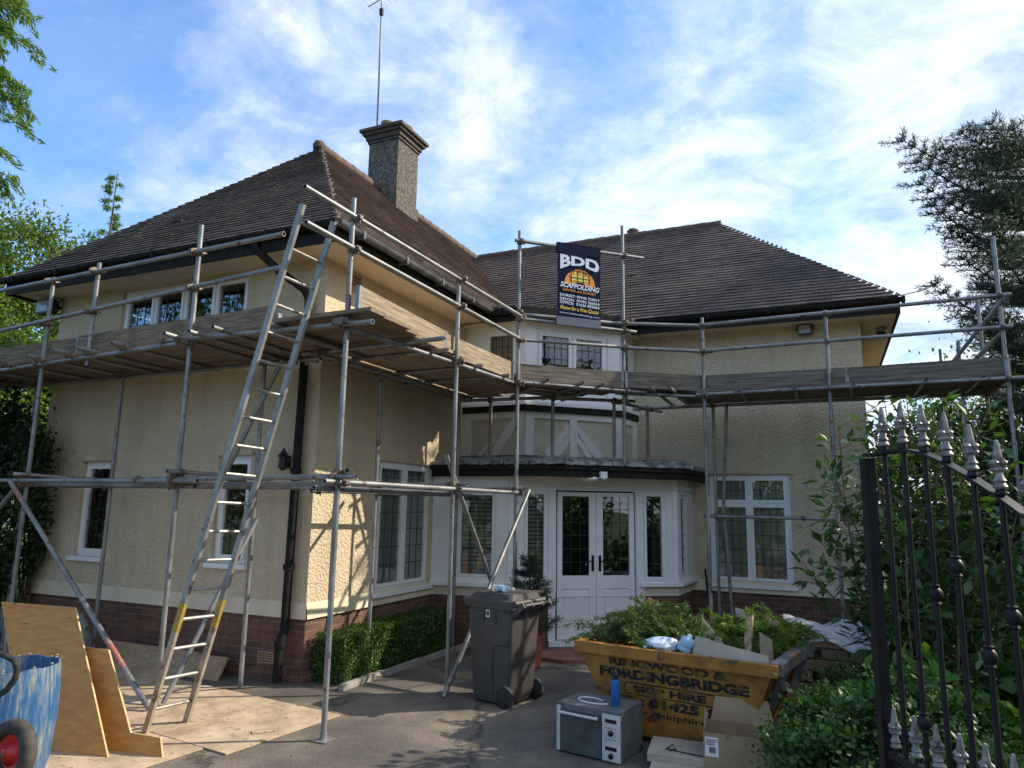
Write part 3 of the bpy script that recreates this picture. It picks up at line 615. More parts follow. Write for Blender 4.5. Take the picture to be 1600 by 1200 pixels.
# roofs ---------------------------------------------------------------
def slope(mb, E0, E1, up_run, rise, fl, fr, gauge=.104, tw=.165):
    """E0->E1 eave seen from outside left to right, slopes rise over up_run; fl/fr: left/right limits as functions of slope length"""
    E0, E1 = Vector(E0), Vector(E1); ex = (E1-E0).normalized(); inn = Vector((-ex.y, ex.x, 0)); us = (inn*up_run+Vector((0, 0, rise))).normalized()
    SL = math.hypot(up_run, rise); nn = ex.cross(us).normalized(); P = lambda x, s, h: E0+ex*x+us*s+nn*h
    k = int(SL/gauge); s = 0.0; i = 0
    mb.add([P(fl(0), 0, -.01), P(fr(0), 0, -.01), P(fr(SL), SL, -.01), P(fl(SL), SL, -.01)], [(0, 1, 2, 3)], 0, .2)
    while s < SL-.02:
        xl, xr = fl(s), fr(s); s2 = min(s+gauge*1.35, SL); x = xl-(tw/2 if i % 2 else 0)
        wob = rng.normal()*.003
        while x < xr:
            xa, xb = max(x+.002, xl), min(x+tw-.002, xr)
            if xb-xa > .012:
                h = .036+rng.uniform(-.002, .003)+wob*.5+(.012 if rng.random() < .006 else 0); r = float(np.clip(rng.normal(.42, .24), 0, 1)); ds = rng.uniform(-.004, .004)
                if xa == xl and fl(1.0) != fl(0): xa -= .018
                if xb == xr and fr(1.0) != fr(0): xb += .018
                ta, tb = max(xa, fl(s2)), min(xb, fr(s2))
                if tb < ta: ta = tb = (xa+xb)/2
                mb.add([P(xa, s+ds, h), P(xb, s+ds, h), P(tb, s2, .012), P(ta, s2, .012), P(xa, s+ds, h-.022), P(xb, s+ds, h-.022), P(xa, s+ds+.05, h-.024), P(xb, s+ds+.05, h-.024)],
                       [(0, 1, 2, 3), (4, 5, 1, 0), (6, 7, 5, 4), (4, 0, 3, 6), (1, 5, 7, 2)], 0, r)
            x += tw
        s += gauge; i += 1
def bonnet(mb, p, q, g, r=.075):
    p, q = Vector(p), Vector(q); n = int((q-p).length/g); d = (q-p).normalized(); upv = Vector((0, 0, 1)); 
    for i in range(n):
        a = p+d*(i*g); b_ = p+d*((i+1.5)*g)
        mb.tube(a+upv*.045, b_+upv*.005, r, 10, r*.72, mi=0, rnd=float(rng.uniform(.2, .7)))
run, rise = 2.85, 7.82-ZE; AP = (-2.35, 2.5, 7.82)
mb = MB(); SLh = math.hypot(3.0, rise)
slope(mb, (-5.2, -O, ZE), (O, -O, ZE), 3.0, rise, lambda s: s/SLh*2.85, lambda s: 5.7-s/SLh*2.85)
SLr = math.hypot(run, rise)
slope(mb, (O, -O, ZE), (O, 11.5, ZE), run, rise, lambda s: s/SLr*3.0, lambda s: 11.0)
mb.add([(-5.2, 11, ZE), (-5.2, -O, ZE), AP, (-2.35, 11, 7.82)], [(0, 1, 2, 3)], 0, .4); mb.add([(-5.2, 11, ZE), (-2.35, 11, 7.82), (O, 11, ZE)], [(0, 1, 2)], 0, .4)
roof1 = mb.build('roof', 'tile', house)
mb = MB()

for k in range(30):
    y = 2.42+k*.3; mb.tube((-2.35, y, 7.83+rng.uniform(0, .01)), (-2.35, y+.31, 7.83), .10, 12, .094, rnd=.3)
mb.lathe([(.05, -.06), (.10, -.03), (.11, .03), (.08, .09), (.02, .11)], (-2.35, 2.46, 7.84), 12)
mb.build('ridge_tile', 'ridge_tile', roof1, smooth=True)
ar, ri2 = 2.774, 7.504-ZE
mb = MB(); SLm = math.hypot(ar, ri2)
slope(mb, (-2.0, B-O, ZE), (A1+O, B-O, ZE), ar, ri2, lambda s: 0.0, lambda s: 8.31-s/SLm*2.776)
AM = (3.534, B-O+ar, 7.504)
mb.add([(A1+O, B-O, ZE), (A1+O, 10.3, ZE), AM], [(0, 1, 2)], 0, .4); mb.add([(A1+O, 10.3, ZE), (-2, 10.3, ZE), (-2, B-O+ar, 7.504), AM], [(0, 1, 2, 3)], 0, .4)
roof2 = mb.build('roof', 'tile', house)
mb = MB()
for k in range(18):
    x = 3.56-k*.3; mb.tube((x, B-O+ar, 7.51+rng.uniform(0, .012)), (x-.31, B-O+ar, 7.51), .085, 12, .08)
mb.build('ridge_tile', 'ridge_tile', roof2, smooth=True)

# soffits, fascias, gutters, downpipes
mb = MB(); z = ZS
mb.add([(-5.2, -O, z), (O, -O, z), (0.0, 0.0, z), (AL, 0, z)], [(0, 1, 2, 3)]); mb.add([(O, -O, z), (O, 3.4, z), (0, 3.4, z), (0, 0, z)], [(0, 1, 2, 3)]); mb.add([(-5.2, 11, z), (-5.2, -O, z), (AL, 0, z), (AL, 11, z)], [(0, 1, 2, 3)])
mb.add([(.0, B-O, z+.004), (A1+O, B-O, z+.004), (A1+O, B, z+.004), (.0, B, z+.004)], [(0, 1, 2, 3)]); mb.add([(A1, B, z+.004), (A1+O, B, z+.004), (A1+O, 10.3, z+.004), (A1, 10.3, z+.004)], [(0, 1, 2, 3)])
mb.build('soffit', 'soffit_cream', house)
mb = MB()
FE = [Face((-5.2, -O), (O, -O)), Face((O, -O), (O, 3.5)), Face((2.4, B-O), (A1+O, B-O)), Face((A1+O, B-O), (A1+O, 10.3)), Face((-5.2, 11), (-5.2, -O))]
for F in FE: F.box(mb, 0, F.L, 4.70, 4.905, -.002, .028)
mb.build('fascia', 'black_paint', house)
def gutter(F, u0, u1, m, r=.062, z=4.90):
    mb = MB(); n = 10; vs = []
    for u in (u0, u1):
        for i in range(n+1):
            t = math.pi*i/n; vs.append(F.at(u, z-r*math.sin(t), -.07-r*math.cos(t)))
        for i in range(n+1):
            t = math.pi*i/n; vs.append(F.at(u, z-(r-.006)*math.sin(t), -.07-(r-.006)*math.cos(t)))
    k = 2*(n+1); fs = [(i, i+1, k+i+1, k+i) for i in range(n)]+[(n+1+i+1, n+1+i, k+n+1+i, k+n+1+i+1) for i in range(n)]
    fs += [tuple(range(0, n+1))+tuple(reversed(range(n+1, k)))]; fs += [(0, k, k+n+1, n+1), (n, 2*n+1, k+2*n+1, k+n)]
    mb.add(vs, fs)
    u = u0+.4
    while u < u1: F.box(mb, u-.02, u+.02, z-.078, z+.01, -.14, -.002); u += .9
    return mb.build('gutter', m, house, smooth=True)
gutter(FE[0], -.07, FE[0].L+.07, 'black_paint'); gutter(FE[1], -.07, FE[1].L+.1, 'gutter_sunlit'); gutter(FE[2], -.05, FE[2].L+.05, 'black_paint')
def downpipe(pts, r=.042, br=()):
    mb = MB(); mb.sweep(pts, r, 12)
    for (x, y, z) in br: mb.lathe([(r+.012, -.03), (r+.014, 0), (r+.012, .03)], (x, y, z), 12)
    return mb.build('downpipe', 'black_paint', house, smooth=True)
downpipe([(-.62, -.55, 4.86), (-.60, -.53, 4.74), (-.38, -.35, 4.50), (-.20, -.13, 4.33), (-.17, -.085, 4.22), (-.17, -.085, 4.0), (-.19, -.085, 2.0), (-.20, -.085, .55), (-.21, -.13, .42), (-.22, -.13, .03)], .048, [(-.17, -.085, 3.9), (-.19, -.085, 2.25), (-.2, -.085, 1.2), (-.21, -.13, .4)])
downpipe([(.075, 2.78, 2.40), (.075, 2.78, .05)], .055, [(.075, 2.78, 1.5)])
downpipe([(3.42, B-.09, .98), (3.46, B-.07, .5), (3.46, B-.07, .03)], .016)

# chimney, pots, aerial
x0, x1, y0, y1 = -2.57, -1.90, 4.15, 4.86
mb = MB(); mb.box(x0, x1, y0, y1, 6.6, 8.78)
mb.box(x0-.03, x1+.03, y0-.03, y1+.03, 6.9, 7.62)
ch = mb.build('chimney', 'chimney_render', house)
mb = MB()
for i, (e, za, zb) in enumerate(((.025, 8.78, 8.84), (.055, 8.84, 8.93), (.105, 8.93, 8.99), (.15, 8.99, 9.05))): mb.box(x0-e, x1+e, y0-e, y1+e, za, zb-.001)
mb.box(x0-.06, x1+.06, y0-.06, y1+.06, 9.05, 9.09)
mb.build('cap', 'dark_brick', ch)
for px_, py_ in ((-2.30, 4.34), (-2.05, 4.62)):
    mb = MB(); mb.lathe([(.13, 0), (.12, .12), (.135, .14), (.135, .19), (.10, .20), (.09, .1)], (px_, py_, 9.08), 16); mb.build('chimney_pot', 'clay_pot', ch, smooth=True)
mb = MB(); mb.box(x0-.045, x1+.045, y0-.045, y1+.045, 7.05, 7.36); mb.build('lead_flashing', 'lead_sheet', ch)
shade_panel.build('shade_panel', 'shade_panel', house)
# red clay ridge vent pot on the far ridge
mb = MB(); mb.lathe([(.12, 0), (.11, .12), (.13, .15), (.10, .19)], (1.75, 7.6, 7.50), 14); mb.build('ridge_pot', 'ridge_tile', house, smooth=True)

aer = empty('aerial_mast', W(-2.46, 4.22, 8.95), -TH, 'tall thin aerial mast strapped to the chimney', 'aerial')
mb = MB(); mb.tube((0, 0, 0), (-.05, .0, 2.95), .019, 8, .016); mb.tube((-.05, 0, 2.9), (-.06, 0, 4.4), .012); mb.build('pole', 'galv', aer)
mb = MB(); mb.obox((-.03, -.02, 2.72), (.03, 0, 0), (0, .03, 0), (0, 0, .07)); mb.build('bracket', 'black_paint', aer)
mb = MB(); mb.sweep([(0.02, -.02, .1), (.01, -.025, 1.2), (-.03, -.02, 2.2), (-.035, -.02, 2.8)], .006, 6); mb.build('wire', 'cable', aer)
mb = MB(); mb.tube((-.45, .1, 3.05), (.4, -.1, 3.05), .01)
for i in range(8): q = -.42+i*.115; mb.tube((q, .1-q*.24-.25-.1, 3.05), (q, .1-q*.24+.25-.1, 3.05), .004, 5)
mb.build('antenna', 'galv', aer)

# small fittings on the walls
def fitting(name, loc, label, cat): return empty(name, W(*loc), -TH, label, cat)
f = fitting('floodlight', (5.03, B, 4.66), 'black floodlight high on the right wing wall under the eave', 'floodlight')
mb = MB(); mb.box(-.10, .10, -.15, -.06, -.085, .07); mb.sweep([(-.12, -.06, -.02), (-.12, -.03, .10), (0, -.02, .14), (.12, -.03, .10), (.12, -.06, -.02)], .008, 6); mb.box(-.03, .03, -.06, 0, -.03, .03); mb.build('housing', 'lamp_black', f)
mb = MB(); mb.box(-.085, .085, -.156, -.151, -.07, .055); mb.build('lens', 'lamp_glass', f)
f = fitting('floodlight', (-4.80, 0, 4.58), 'black floodlight under the left corner of the roof', 'floodlight')
mb = MB(); mb.box(-.15, .13, -.22, -.08, -.10, .10); mb.sweep([(-.17, -.1, 0), (-.17, -.05, .13), (0, -.03, .16), (.15, -.05, .13), (.15, -.1, 0)], .01, 6); mb.box(-.03, .03, -.08, 0, -.03, .03); mb.build('housing', 'lamp_black', f)
mb = MB(); mb.box(-.13, .11, -.227, -.221, -.08, .08); mb.build('lens', 'lamp_glass', f)
f = fitting('wall_lantern', (-.37, 0, 2.35), 'small black wall lantern left of the corner downpipe', 'wall lamp')
mb = MB(); mb.lathe([(.02, -.16), (.05, -.13), (.045, -.02), (.065, 0), (.02, .06), (.01, .09)], (0, -.10, .06), 10); mb.build('lantern', 'lamp_black', f)
mb = MB(); mb.tube((0, 0, .0), (0, -.1, -.09), .012); mb.box(-.03, .03, -.015, 0, -.07, .07); mb.build('bracket', 'lamp_black', f)
f = fitting('security_camera', (6.12, 5.75, 4.74), 'grey dome camera under the right hand eave', 'camera')
mb = MB(); mb.lathe([(.07, 0), (.075, -.05), (.07, -.08)], (0, 0, 0), 14); mb.build('mount', 'galv', f, smooth=True)
mb = MB(); mb.lathe([(.065, -.08), (.06, -.12), (.03, -.15)], (0, 0, 0), 14); mb.build('dome', 'lamp_black', f, smooth=True)
F = Face(EP[1], EP[2]); p = F.at(.78, 2.335, -.03)
f = empty('motion_sensor', W(*p), -TH-math.atan2(EP[2][1]-EP[1][1], EP[2][0]-EP[1][0])*-1, 'white sensor box on the black porch fascia', 'sensor')
mb = MB(); mb.box(-.05, .05, -.045, 0.0, -.045, .045); mb.build('housing', 'upvc', f); mb = MB(); mb.lathe([(.02, 0), (.03, -.02), (.0, -.035)], (0, -.03, -.045), 10); mb.build('lens', 'lamp_glass', f)
f = empty('porch_light', W(2.22, 3.15, 2.31), -TH, 'round white light on the porch ceiling above the doors', 'ceiling lamp')
mb = MB(); mb.lathe([(.14, 0), (.145, -.03), (.11, -.06), (.03, -.07)], (0, 0, 0), 20); mb.build('diffuser', 'upvc', f, smooth=True)
st = empty('door_step', W(2.30, 2.95, 0), -TH+.63, 'low red tiled step in front of the white double doors', 'step')
mb = MB(); mb.prism([(-.78, -.25), (-.55, -.50), (.55, -.50), (.78, -.25), (.78, .2), (-.78, .2)], 0.0, .045); mb.build('tread', 'quarry', st)
mb = MB(); mb.prism([(-.75, -.24), (-.53, -.47), (.53, -.47), (.75, -.24), (.75, .2), (-.75, .2)], -.02, -.001); mb.build('base', 'brick', st)

# ---------------------------------------------------------------- scaffolding (same local frame as the house)
scaf = empty('scaffolding', (CX, CY, 0), -TH, 'galvanised tube scaffolding with timber decks and guard rails wrapped round the front of the house', 'scaffolding')
TR = .0242
def pipe(name, p, q, m='galv', r=TR):
    mb = MB(); mb.tube(p, q, r, 12, wall=.005); return mb.build(name, m, scaf, smooth=True)
cm_ = MB()
cm_.lathe([(TR+.011, -.026), (TR+.013, -.02), (TR+.013, .02), (TR+.011, .026)], (0, 0, 0), 10)
cm_.lathe([(TR+.011, -.026), (TR+.013, -.02), (TR+.013, .02), (TR+.011, .026)], (0, -.056, 0), 10, ax=(1, 0, 0))
cm_.box(.02, .075, -.014, .014, -.017, .017); cm_.tube((.06, -.03, 0), (.06, .045, 0), .008, 6); cm_.box(-.02, .02, -.105, -.075, -.016, .016); cm_.tube((0, -.085, -.05), (0, -.085, .03), .008, 6)
proto_c = cm_.build('coupler', 'coupler', scaf, smooth=True); first_c = [True]; n_c = [0]
def coupler(p, ang=0.0, tilt=0.0):
    if n_c[0] >= 100: return
    n_c[0] += 1
    o = proto_c if first_c[0] else proto_c.copy()
    if not first_c[0]: COL.objects.link(o); o.parent = scaf
    first_c[0] = False; o.location = p; o.rotation_euler = (0, tilt, ang)
posts = dict(
    P1=(1.377, -1.366, 0.012, 4.67), P2=(-.553, -1.345, 0.03, 4.71), PA=(-3.19, -1.12, 0, 4.53), PS=(-2.25, -1.22, 3.36, 4.56), P0=(-5.3, -.98, 0, 4.5),
    P5=(1.537, .403, 0.012, 4.45), P6=(1.65, 1.85, 0.012, 5.52), P7=(2.71, 3.12, 2.50, 5.92), P8=(3.72, 3.63, 0, 4.58), P8b=(3.72, 4.44, 0, 3.47), P9=(5.32, 3.59, 0, 4.52), P10=(7.24, 3.5, 0, 5.24), P11=(7.22, 4.62, 0, 4.76),
    I1=(-2.80, -.36, 0, 3.47), I0=(-4.57, -.30, 0, 3.47), I2=(-.435, -.426, 0.012, 3.47), I4=(.383, .64, 0, 3.47), I5=(.50, 2.42, 0, 3.47),
    J1=(.77, 2.90, 2.52, 3.47), J2=(1.72, 2.95, 2.50, 3.47), J3=(2.46, 3.50, 2.50, 3.47), J4=(2.74, 4.38, 2.55, 3.47),
    K1=(7.26, 8.5, 0, 4.88), K2=(7.54, 8.5, 0, 4.90), K3=(7.26, 6.6, 0, 4.62))
for k, (a, b_, z0, z1) in posts.items(): pipe('post', (a, b_, z0), (a, b_, z1))
for p, q in (((3.90, 4.52, 0.0), (3.83, 4.46, 1.85)), ((3.80, 4.5, 1.7), (3.92, 4.42, 3.45))): pipe('post', p, q)
for k in ('P1', 'P5', 'P6', 'I4'):
    a, b_, _, _ = posts[k]; mb = MB(); mb.box(a-.075, a+.075, b_-.075, b_+.075, 0.004, .010); mb.lathe([(.03, .0), (.03, .05)], (a, b_, .01), 10); mb.build('base_plate', 'galv', scaf)
P = lambda k, z: (posts[k][0], posts[k][1], z)
def off(p, q, o):            # shift a tube sideways to the outer side of the posts
    d = Vector((q[0]-p[0], q[1]-p[1], 0)).normalized(); n = Vector((d.y, -d.x, 0))*o
    return (p[0]+n.x, p[1]+n.y, p[2]), (q[0]+n.x, q[1]+n.y, q[2])
AN = lambda p, q: math.atan2(q[1]-p[1], q[0]-p[0])
def run(name, pts, o=.052, joints=True, ext=(.0, .0)):
    """tube through points (each on a post), offset to one side, with couplers"""
    p, q = Vector(pts[0]), Vector(pts[-1]); d = (q-p).normalized(); a, b_ = off(p-d*ext[0], q+d*ext[1], o); pipe(name, a, b_)
    if joints:
        for t in pts: coupler(t, AN(p, q), 0)
# deck ledgers
run('ledger', [(-5.9, -.90, 3.43), P('PA', 3.45), P('P2', 3.455)], ext=(0, .05)); run('ledger', [(-.9, -1.31, 3.505), P('P2', 3.47), P('P1', 3.462)], ext=(0, .32))
run('ledger', [(1.372, -1.5, 3.462), P('P1', 3.47), P('P5', 3.465), P('P6', 3.46)], o=-.045, ext=(0, .04))
run('ledger', [P('P6', 3.46), (2.75, 3.02, 3.47)], ext=(0, .3)); run('ledger', [(2.72, 3.05, 3.46), P('P8', 3.45)], o=-.045, ext=(.1, .2)); run('ledger', [P('P8', 3.47), P('P9', 3.465), P('P10', 3.47)], ext=(.1, .15))
run('ledger', [P('I0', 3.42), P('I1', 3.43), P('I2', 3.43)], o=-.05, ext=(.9, .75)); run('ledger', [(.39, -.62, 3.43), P('I4', 3.425), P('I5', 3.42)], o=.05, ext=(0, .25))
run('ledger', [P('J1', 3.42), P('J2', 3.42)], o=.05, ext=(.5, .3)); run('ledger', [P('J2', 3.41), P('J3', 3.42)], o=.05, ext=(.2, .3)); run('ledger', [P('J3', 3.40), P('J4', 3.40)], o=.05, ext=(.2, .35)); run('ledger', [P('P8b', 3.42), (7.2, 4.5, 3.44)], o=.05, ext=(1.2, .2))
# lower lift
run('ledger', [P('P0', 2.10), P('PA', 2.11), P('P2', 2.085)], ext=(.5, .35)); run('ledger', [(-1.1, -1.29, 2.10), P('P2', 2.12), P('P1', 2.12)], o=.054, ext=(.0, .23)); run('ledger', [P('PA', 2.05), P('P2', 2.04)], o=-.052, ext=(.3, .2))
run('ledger', [(-.75, -1.33, 2.05), P('P1', 2.065)], o=-.052, ext=(0, .08), joints=False)
run('ledger', [P('P1', 2.075), P('P5', 2.065), P('P6', 2.06)], o=.052, ext=(.22, .12)); run('ledger', [(1.36, -1.6, 2.02), P('P5', 2.015)], o=-.05, ext=(0, .12), joints=False)
run('ledger', [P('I0', 2.06), P('I1', 2.06), P('I2', 2.055)], o=-.05, ext=(.4, .9)); run('ledger', [(.38, -.45, 2.02), P('I4', 2.02), P('I5', 2.03)], o=.05, ext=(.1, .3)); run('ledger', [(3.6, 4.40, 1.80), (6.6, 4.35, 1.78)], o=.04, ext=(.05, .3), joints=False)
coupler((3.72, 4.44, 1.80), 0); coupler((4.9, 4.39, 1.80), 0)
for p, q in ((P('P1', 2.17), (.30, -.3, 2.15)), (P('P5', 2.12), P('I4', 2.11)), (P('P2', 2.17), P('I2', 2.15)), (P('PA', 2.16), P('I1', 2.12)), (P('P6', 2.11), P('I5', 2.1))): run('transom', [p, q], o=.05, ext=(.15, .15))
# guard rails
run('guard_rail', [(-5.4, -.98, 4.50), P('PA', 4.47), P('PS', 4.455), P('P2', 4.405)], ext=(0, .95+.3)); run('guard_rail', [(-5.4, -.98, 3.91), P('PA', 3.945), P('PS', 3.975), P('P2', 4.025)], ext=(0, .95+.32))
run('guard_rail', [P('P1', 4.47), P('P5', 4.42), P('P6', 4.33)], ext=(.66, .05)); run('guard_rail', [P('P1', 4.17), P('P5', 4.10), P('P6', 4.02)], ext=(.62, .05))
run('guard_rail', [P('P6', 4.39), P('P7', 4.47)], o=-.05, ext=(.05, .1)); run('guard_rail', [P('P6', 4.02), P('P7', 4.11)], ext=(.05, .08)); run('guard_rail', [P('P7', 4.45), P('P8', 4.45)], ext=(.1, .1)); run('guard_rail', [P('P7', 4.10), P('P8', 4.08)], ext=(.05, .12))
run('guard_rail', [P('P8', 4.46), P('P9', 4.46), P('P10', 4.48)], ext=(.1, .12)); run('guard_rail', [P('P8', 4.085), P('P9', 4.10), P('P10', 4.09)], ext=(.1, .1))
run('guard_rail', [P('P6', 4.30), P('P7', 4.345)], o=.052, ext=(0, .18)); run('guard_rail', [P('P6', 5.36), P('P7', 5.45)], o=.052, ext=(.09, .32)); run('guard_rail', [P('P10', 4.40), P('P11', 4.42)], o=.05, ext=(.1, .2), joints=False)
# transoms under the deck
for i, a in enumerate((-5.2, -4.5, -3.75, -3.05, -2.45, -2.1, -1.5, -.62, -.3, .03, .64)):
    t = min(1, max(0, (a+5.3)/5.0)); bo = -1.02-.34*t; mb = MB(); q = rng.uniform(-.02, .03)
    pipe('transom', (a+q, bo-rng.uniform(.20, .30), 3.502), (a-q, -.08, 3.478)); coupler((a, bo-.04, 3.478), 0); 
for b_, a1 in ((-.49, 1.88), (-.02, 1.66), (.87, 1.62), (1.55, 1.66)): pipe('transom', (a1, b_, 3.505), (.12, b_+.02, 3.478)); coupler((1.46, b_, 3.478), math.pi/2)
F = Face((1.65, 1.85), (2.76, 2.91))
for u in (.35, .85, 1.15): pipe('transom', F.at(u, 3.50, -.16), F.at(u+.02, 3.475, 1.25)); coupler(F.at(u, 3.478, .0), AN((1.65, 1.85), (2.76, 2.91)))
for a in (3.1, 3.35, 4.2, 4.9, 5.6, 6.4, 7.0): pipe('transom', (a, 3.44 if a > 3.5 else 3.05, 3.505), (a, 4.72, 3.478)); coupler((a, 3.60 if a > 3.5 else 3.2, 3.478), 0)
# braces
pipe('brace', (1.49, .32, 2.43), (1.64, 1.42, .78)); pipe('brace', (1.60, .22, 0), (1.70, 2.16, 2.10)); coupler(P('P6', 1.86), 1.2); coupler(P('P5', .17), 1.3)
pipe('brace', (-.50, -1.46, .03), (-3.28, -1.26, 2.09), r=.0255)
mb = MB(); d = (Vector((-3.28, -1.26, 2.09))-Vector((-.50, -1.46, .03))); p0 = Vector((-.50, -1.46, .03))
for t0, t1 in ((.15, .26), (.88, .95)): mb = MB(); mb.tube(p0+d*t0, p0+d*t1, .0268, 12); mb.build('paint_band', 'red_paint', scaf, smooth=True)
pipe('brace', (-.54, -1.28, .03), (-.40, -.40, 1.72)); coupler((-.435, -.426, 1.68), .3); coupler((-.50, -1.44, .10), .3)
pipe('brace', (-.82, -.55, 2.08), (-.12, -.50, 3.42)); pipe('brace', (-3.2, -1.22, 2.03), (-4.7, -1.15, .75)); pipe('brace', (-4.2, -1.0, 2.2), (-5.6, -.9, 3.4))
pipe('brace', (7.29, 3.42, 4.46), (6.62, 4.15, 3.60)); pipe('brace', (7.32, 3.44, 4.12), (6.92, 4.25, 3.72)); pipe('brace', (-5.0, -.5, 3.9), (-3.6, -.9, 3.72))
# deck boards and toe boards
def board(name, p, q, w, h, m, up=(0, 0, 1)):
    mb = MB(); mb.bar(p, q, w, h, up); o = mb.build(name, m, scaf)
    if name == 'toe_board':
        p_, q_ = Vector(p), Vector(q); d = (q_-p_).normalized()
        for c, s in ((p_, 1), (q_, -1)): mb = MB(); mb.bar(c-d*s*.002, c+d*s*.035, w+.005, h+.005, up); mb.build('end_band', 'galv', o)
    return o
for j in range(5):
    s = j*.238; e = rng.uniform(-.05, .05); z = 3.524+rng.uniform(0, .004)
    board('deck_board', (-6.3, -.86+s, z), (-2.45+e, -1.02+s, z), .225, .038, 'board_a')
    board('deck_board', (-2.44+e, -1.04+s, z), (.6+e, -1.24+s*.99, z), .225, .038, 'board_a')
for j in range(5):
    e = rng.uniform(-.04, .02); board('deck_board', (.0 if j > 0 else .5, -1.32+j*.236, 3.565), (1.70+e-(.12 if j > 2 else 0), -1.34+j*.236, 3.565), .225, .038, 'board_a')
board('deck_board', (.075, -.12, 3.53), (.075, 3.3, 3.53), .15, .038, 'board_b')  # narrow board added by the wall to block sun from below the deck
for j, a in enumerate((.262, .5325, .7675, 1.0025, 1.2375, 1.40)):
    e = rng.uniform(-.05, .05); board('deck_board', (a, -.28, 3.53-.0*j if j < 5 else 3.57), (a+.004, 2.95+e+(.25 if j < 3 else 0), 3.535 if j < 5 else 3.575), .225, .038, 'board_b')
for j in range(5):
    F = Face((1.65, 1.85), (2.76, 2.91)); e = rng.uniform(-.05, .05); board('deck_board', F.at(-.05-j*.12, 3.575, .16+j*.237), F.at(1.55+e+(0 if j < 3 else -.2), 3.525, .16+j*.237), .225, .038, 'board_grey')
for j in range(3):
    F = Face((2.74, 2.95), (3.72, 3.63)); board('deck_board', F.at(-.3, 3.57, .16+j*.237), F.at(1.3, 3.57, .16+j*.237), .225, .038, 'board_grey')
for j in range(5): board('deck_board', (3.35+rng.uniform(-.1, .1), 3.72+j*.238, 3.526), (7.35+rng.uniform(-.08, .05), 3.70+j*.238, 3.526), .225, .038, 'board_grey')
up = (0, 0, 1)
def toe(p, q, m): board('toe_board', p, q, .036, .225, m)
toe((-6.2, -.90, 3.64), (-2.6, -1.07, 3.64), 'board_a'); toe((-2.62, -1.11, 3.64), (.57, -1.335, 3.635), 'board_a')
toe((1.50, -1.40, 3.70), (1.495, .22, 3.65), 'board_b'); toe((1.46, .18, 3.645), (1.57, 1.86, 3.62), 'board_b')
F = Face((1.65, 1.85), (2.76, 2.91)); toe(F.at(.02, 3.61, .06), F.at(1.56, 3.625, .06), 'board_grey'); toe((2.76, 2.98, 3.63), (3.72, 3.69, 3.64), 'board_grey')
toe((3.70, 3.69, 3.64), (5.55, 3.65, 3.63), 'board_grey'); toe((5.53, 3.69, 3.635), (7.3, 3.60, 3.645), 'board_grey'); toe((7.28, 3.65, 3.65), (7.25, 4.7, 3.65), 'board_grey')

# ---------------------------------------------------------------- ladder
lad = empty('ladder', (CX, CY, 0), -TH, 'long aluminium ladder with yellow taped stiles leaning on the scaffold corner', 'ladder')
Lf, Lt, Rf, Rt = Vector((-.01, -1.90, .006)), Vector((1.19, -1.83, 4.45)), Vector((.05, -1.545, .006)), Vector((1.25, -1.475, 4.42))
upv = (Lt-Lf).normalized().cross((Rf-Lf).normalized())
for a, b_ in ((Lf, Lt), (Rf, Rt)):
    mb = MB(); side = (Rf-Lf).normalized(); d = b_-a; mb.bar(a+d*.235, b_, .065, .027, up=side); mb.bar(a, a+d*.235, .065, .027, up=side, mi=1); st_ = mb.build('stile', ['alu', 'alu_dirty'], lad)
    d = b_-a; mb = MB()
    mb.bar(a+d*.185, a+d*.238, .068, .030, up=side); mb.build('tape', 'yellow_tape', st_)
for k in range(18):
    t = (.20+k*.25)/4.6
    mb = MB(); mb.tube(Lf+(Lt-Lf)*t, Rf+(Rt-Rf)*t, .0145, 8); mb.build('rung', 'alu', lad, smooth=True)

# ---------------------------------------------------------------- banner
F = Face((1.65, 1.85), (2.76, 2.91)); ang = math.atan2(1.06, 1.11)
bp = F.at(.505, 4.275, -.105); bn = empty('banner', W(*bp), -TH+ang, 'dark navy advertising banner tied between two scaffold rails above the bay window', 'banner')
BW, BH = .635, 1.10
mb = MB(); nx, nz = 26, 40; vs = []
def bz(x, z): return .004*math.sin(x*9+z*3)+.006*math.sin(z*5+1)
for j in range(nz+1):
    for i in range(nx+1): x = BW*i/nx; z = BH*j/nz; vs.append((x, bz(x, z), z))
mb.add(vs, [(j*(nx+1)+i, j*(nx+1)+i+1, (j+1)*(nx+1)+i+1, (j+1)*(nx+1)+i) for j in range(nz) for i in range(nx)]); mb.build('cloth', 'navy_cloth', bn, smooth=True)
mb = MB(); mb.box(-.004, BW+.004, -.002, .045, -.01, .105); mb.build('sleeve', 'banner_grey', bn)
mb = MB(); mb.box(-.003, BW+.003, -.006, .05, BH-.11, BH+.03); mb.build('sleeve', 'navy_cloth', bn)
px2x = lambda x: (x-50)/535*BW
pz = lambda y: BH*(1100-y)/970
def put(mb, vs, fs, x, z, dy=-.012, mi=0): mb.add([(x+v[0], dy+bz(x, z), z+v[1]) for v in vs], fs, mi)
lw = MB(); lo_ = MB(); lg = MB(); ll = MB(); lk = MB()
vs, fs = text_mesh('BDD', offset=.004, width=px2x(562)-px2x(76), height=1.0)
hw = (px2x(562)-px2x(76))/2
for v in vs:
    h = .125+.085*(v[0]/hw)**2; tp = -.012*(v[0]/hw)
    v[1] = -(1-v[1])*h+tp
put(lw, vs, fs, px2x(319), pz(262))
n = 28; cx, cz, rr = px2x(320), pz(612), .228
lo_.add([(cx, -.010, cz)]+[(cx+rr*math.cos(math.pi*i/n), -.010, cz+rr*.98*math.sin(math.pi*i/n)) for i in range(n+1)], [(0, i+1, i+2) for i in range(n)])
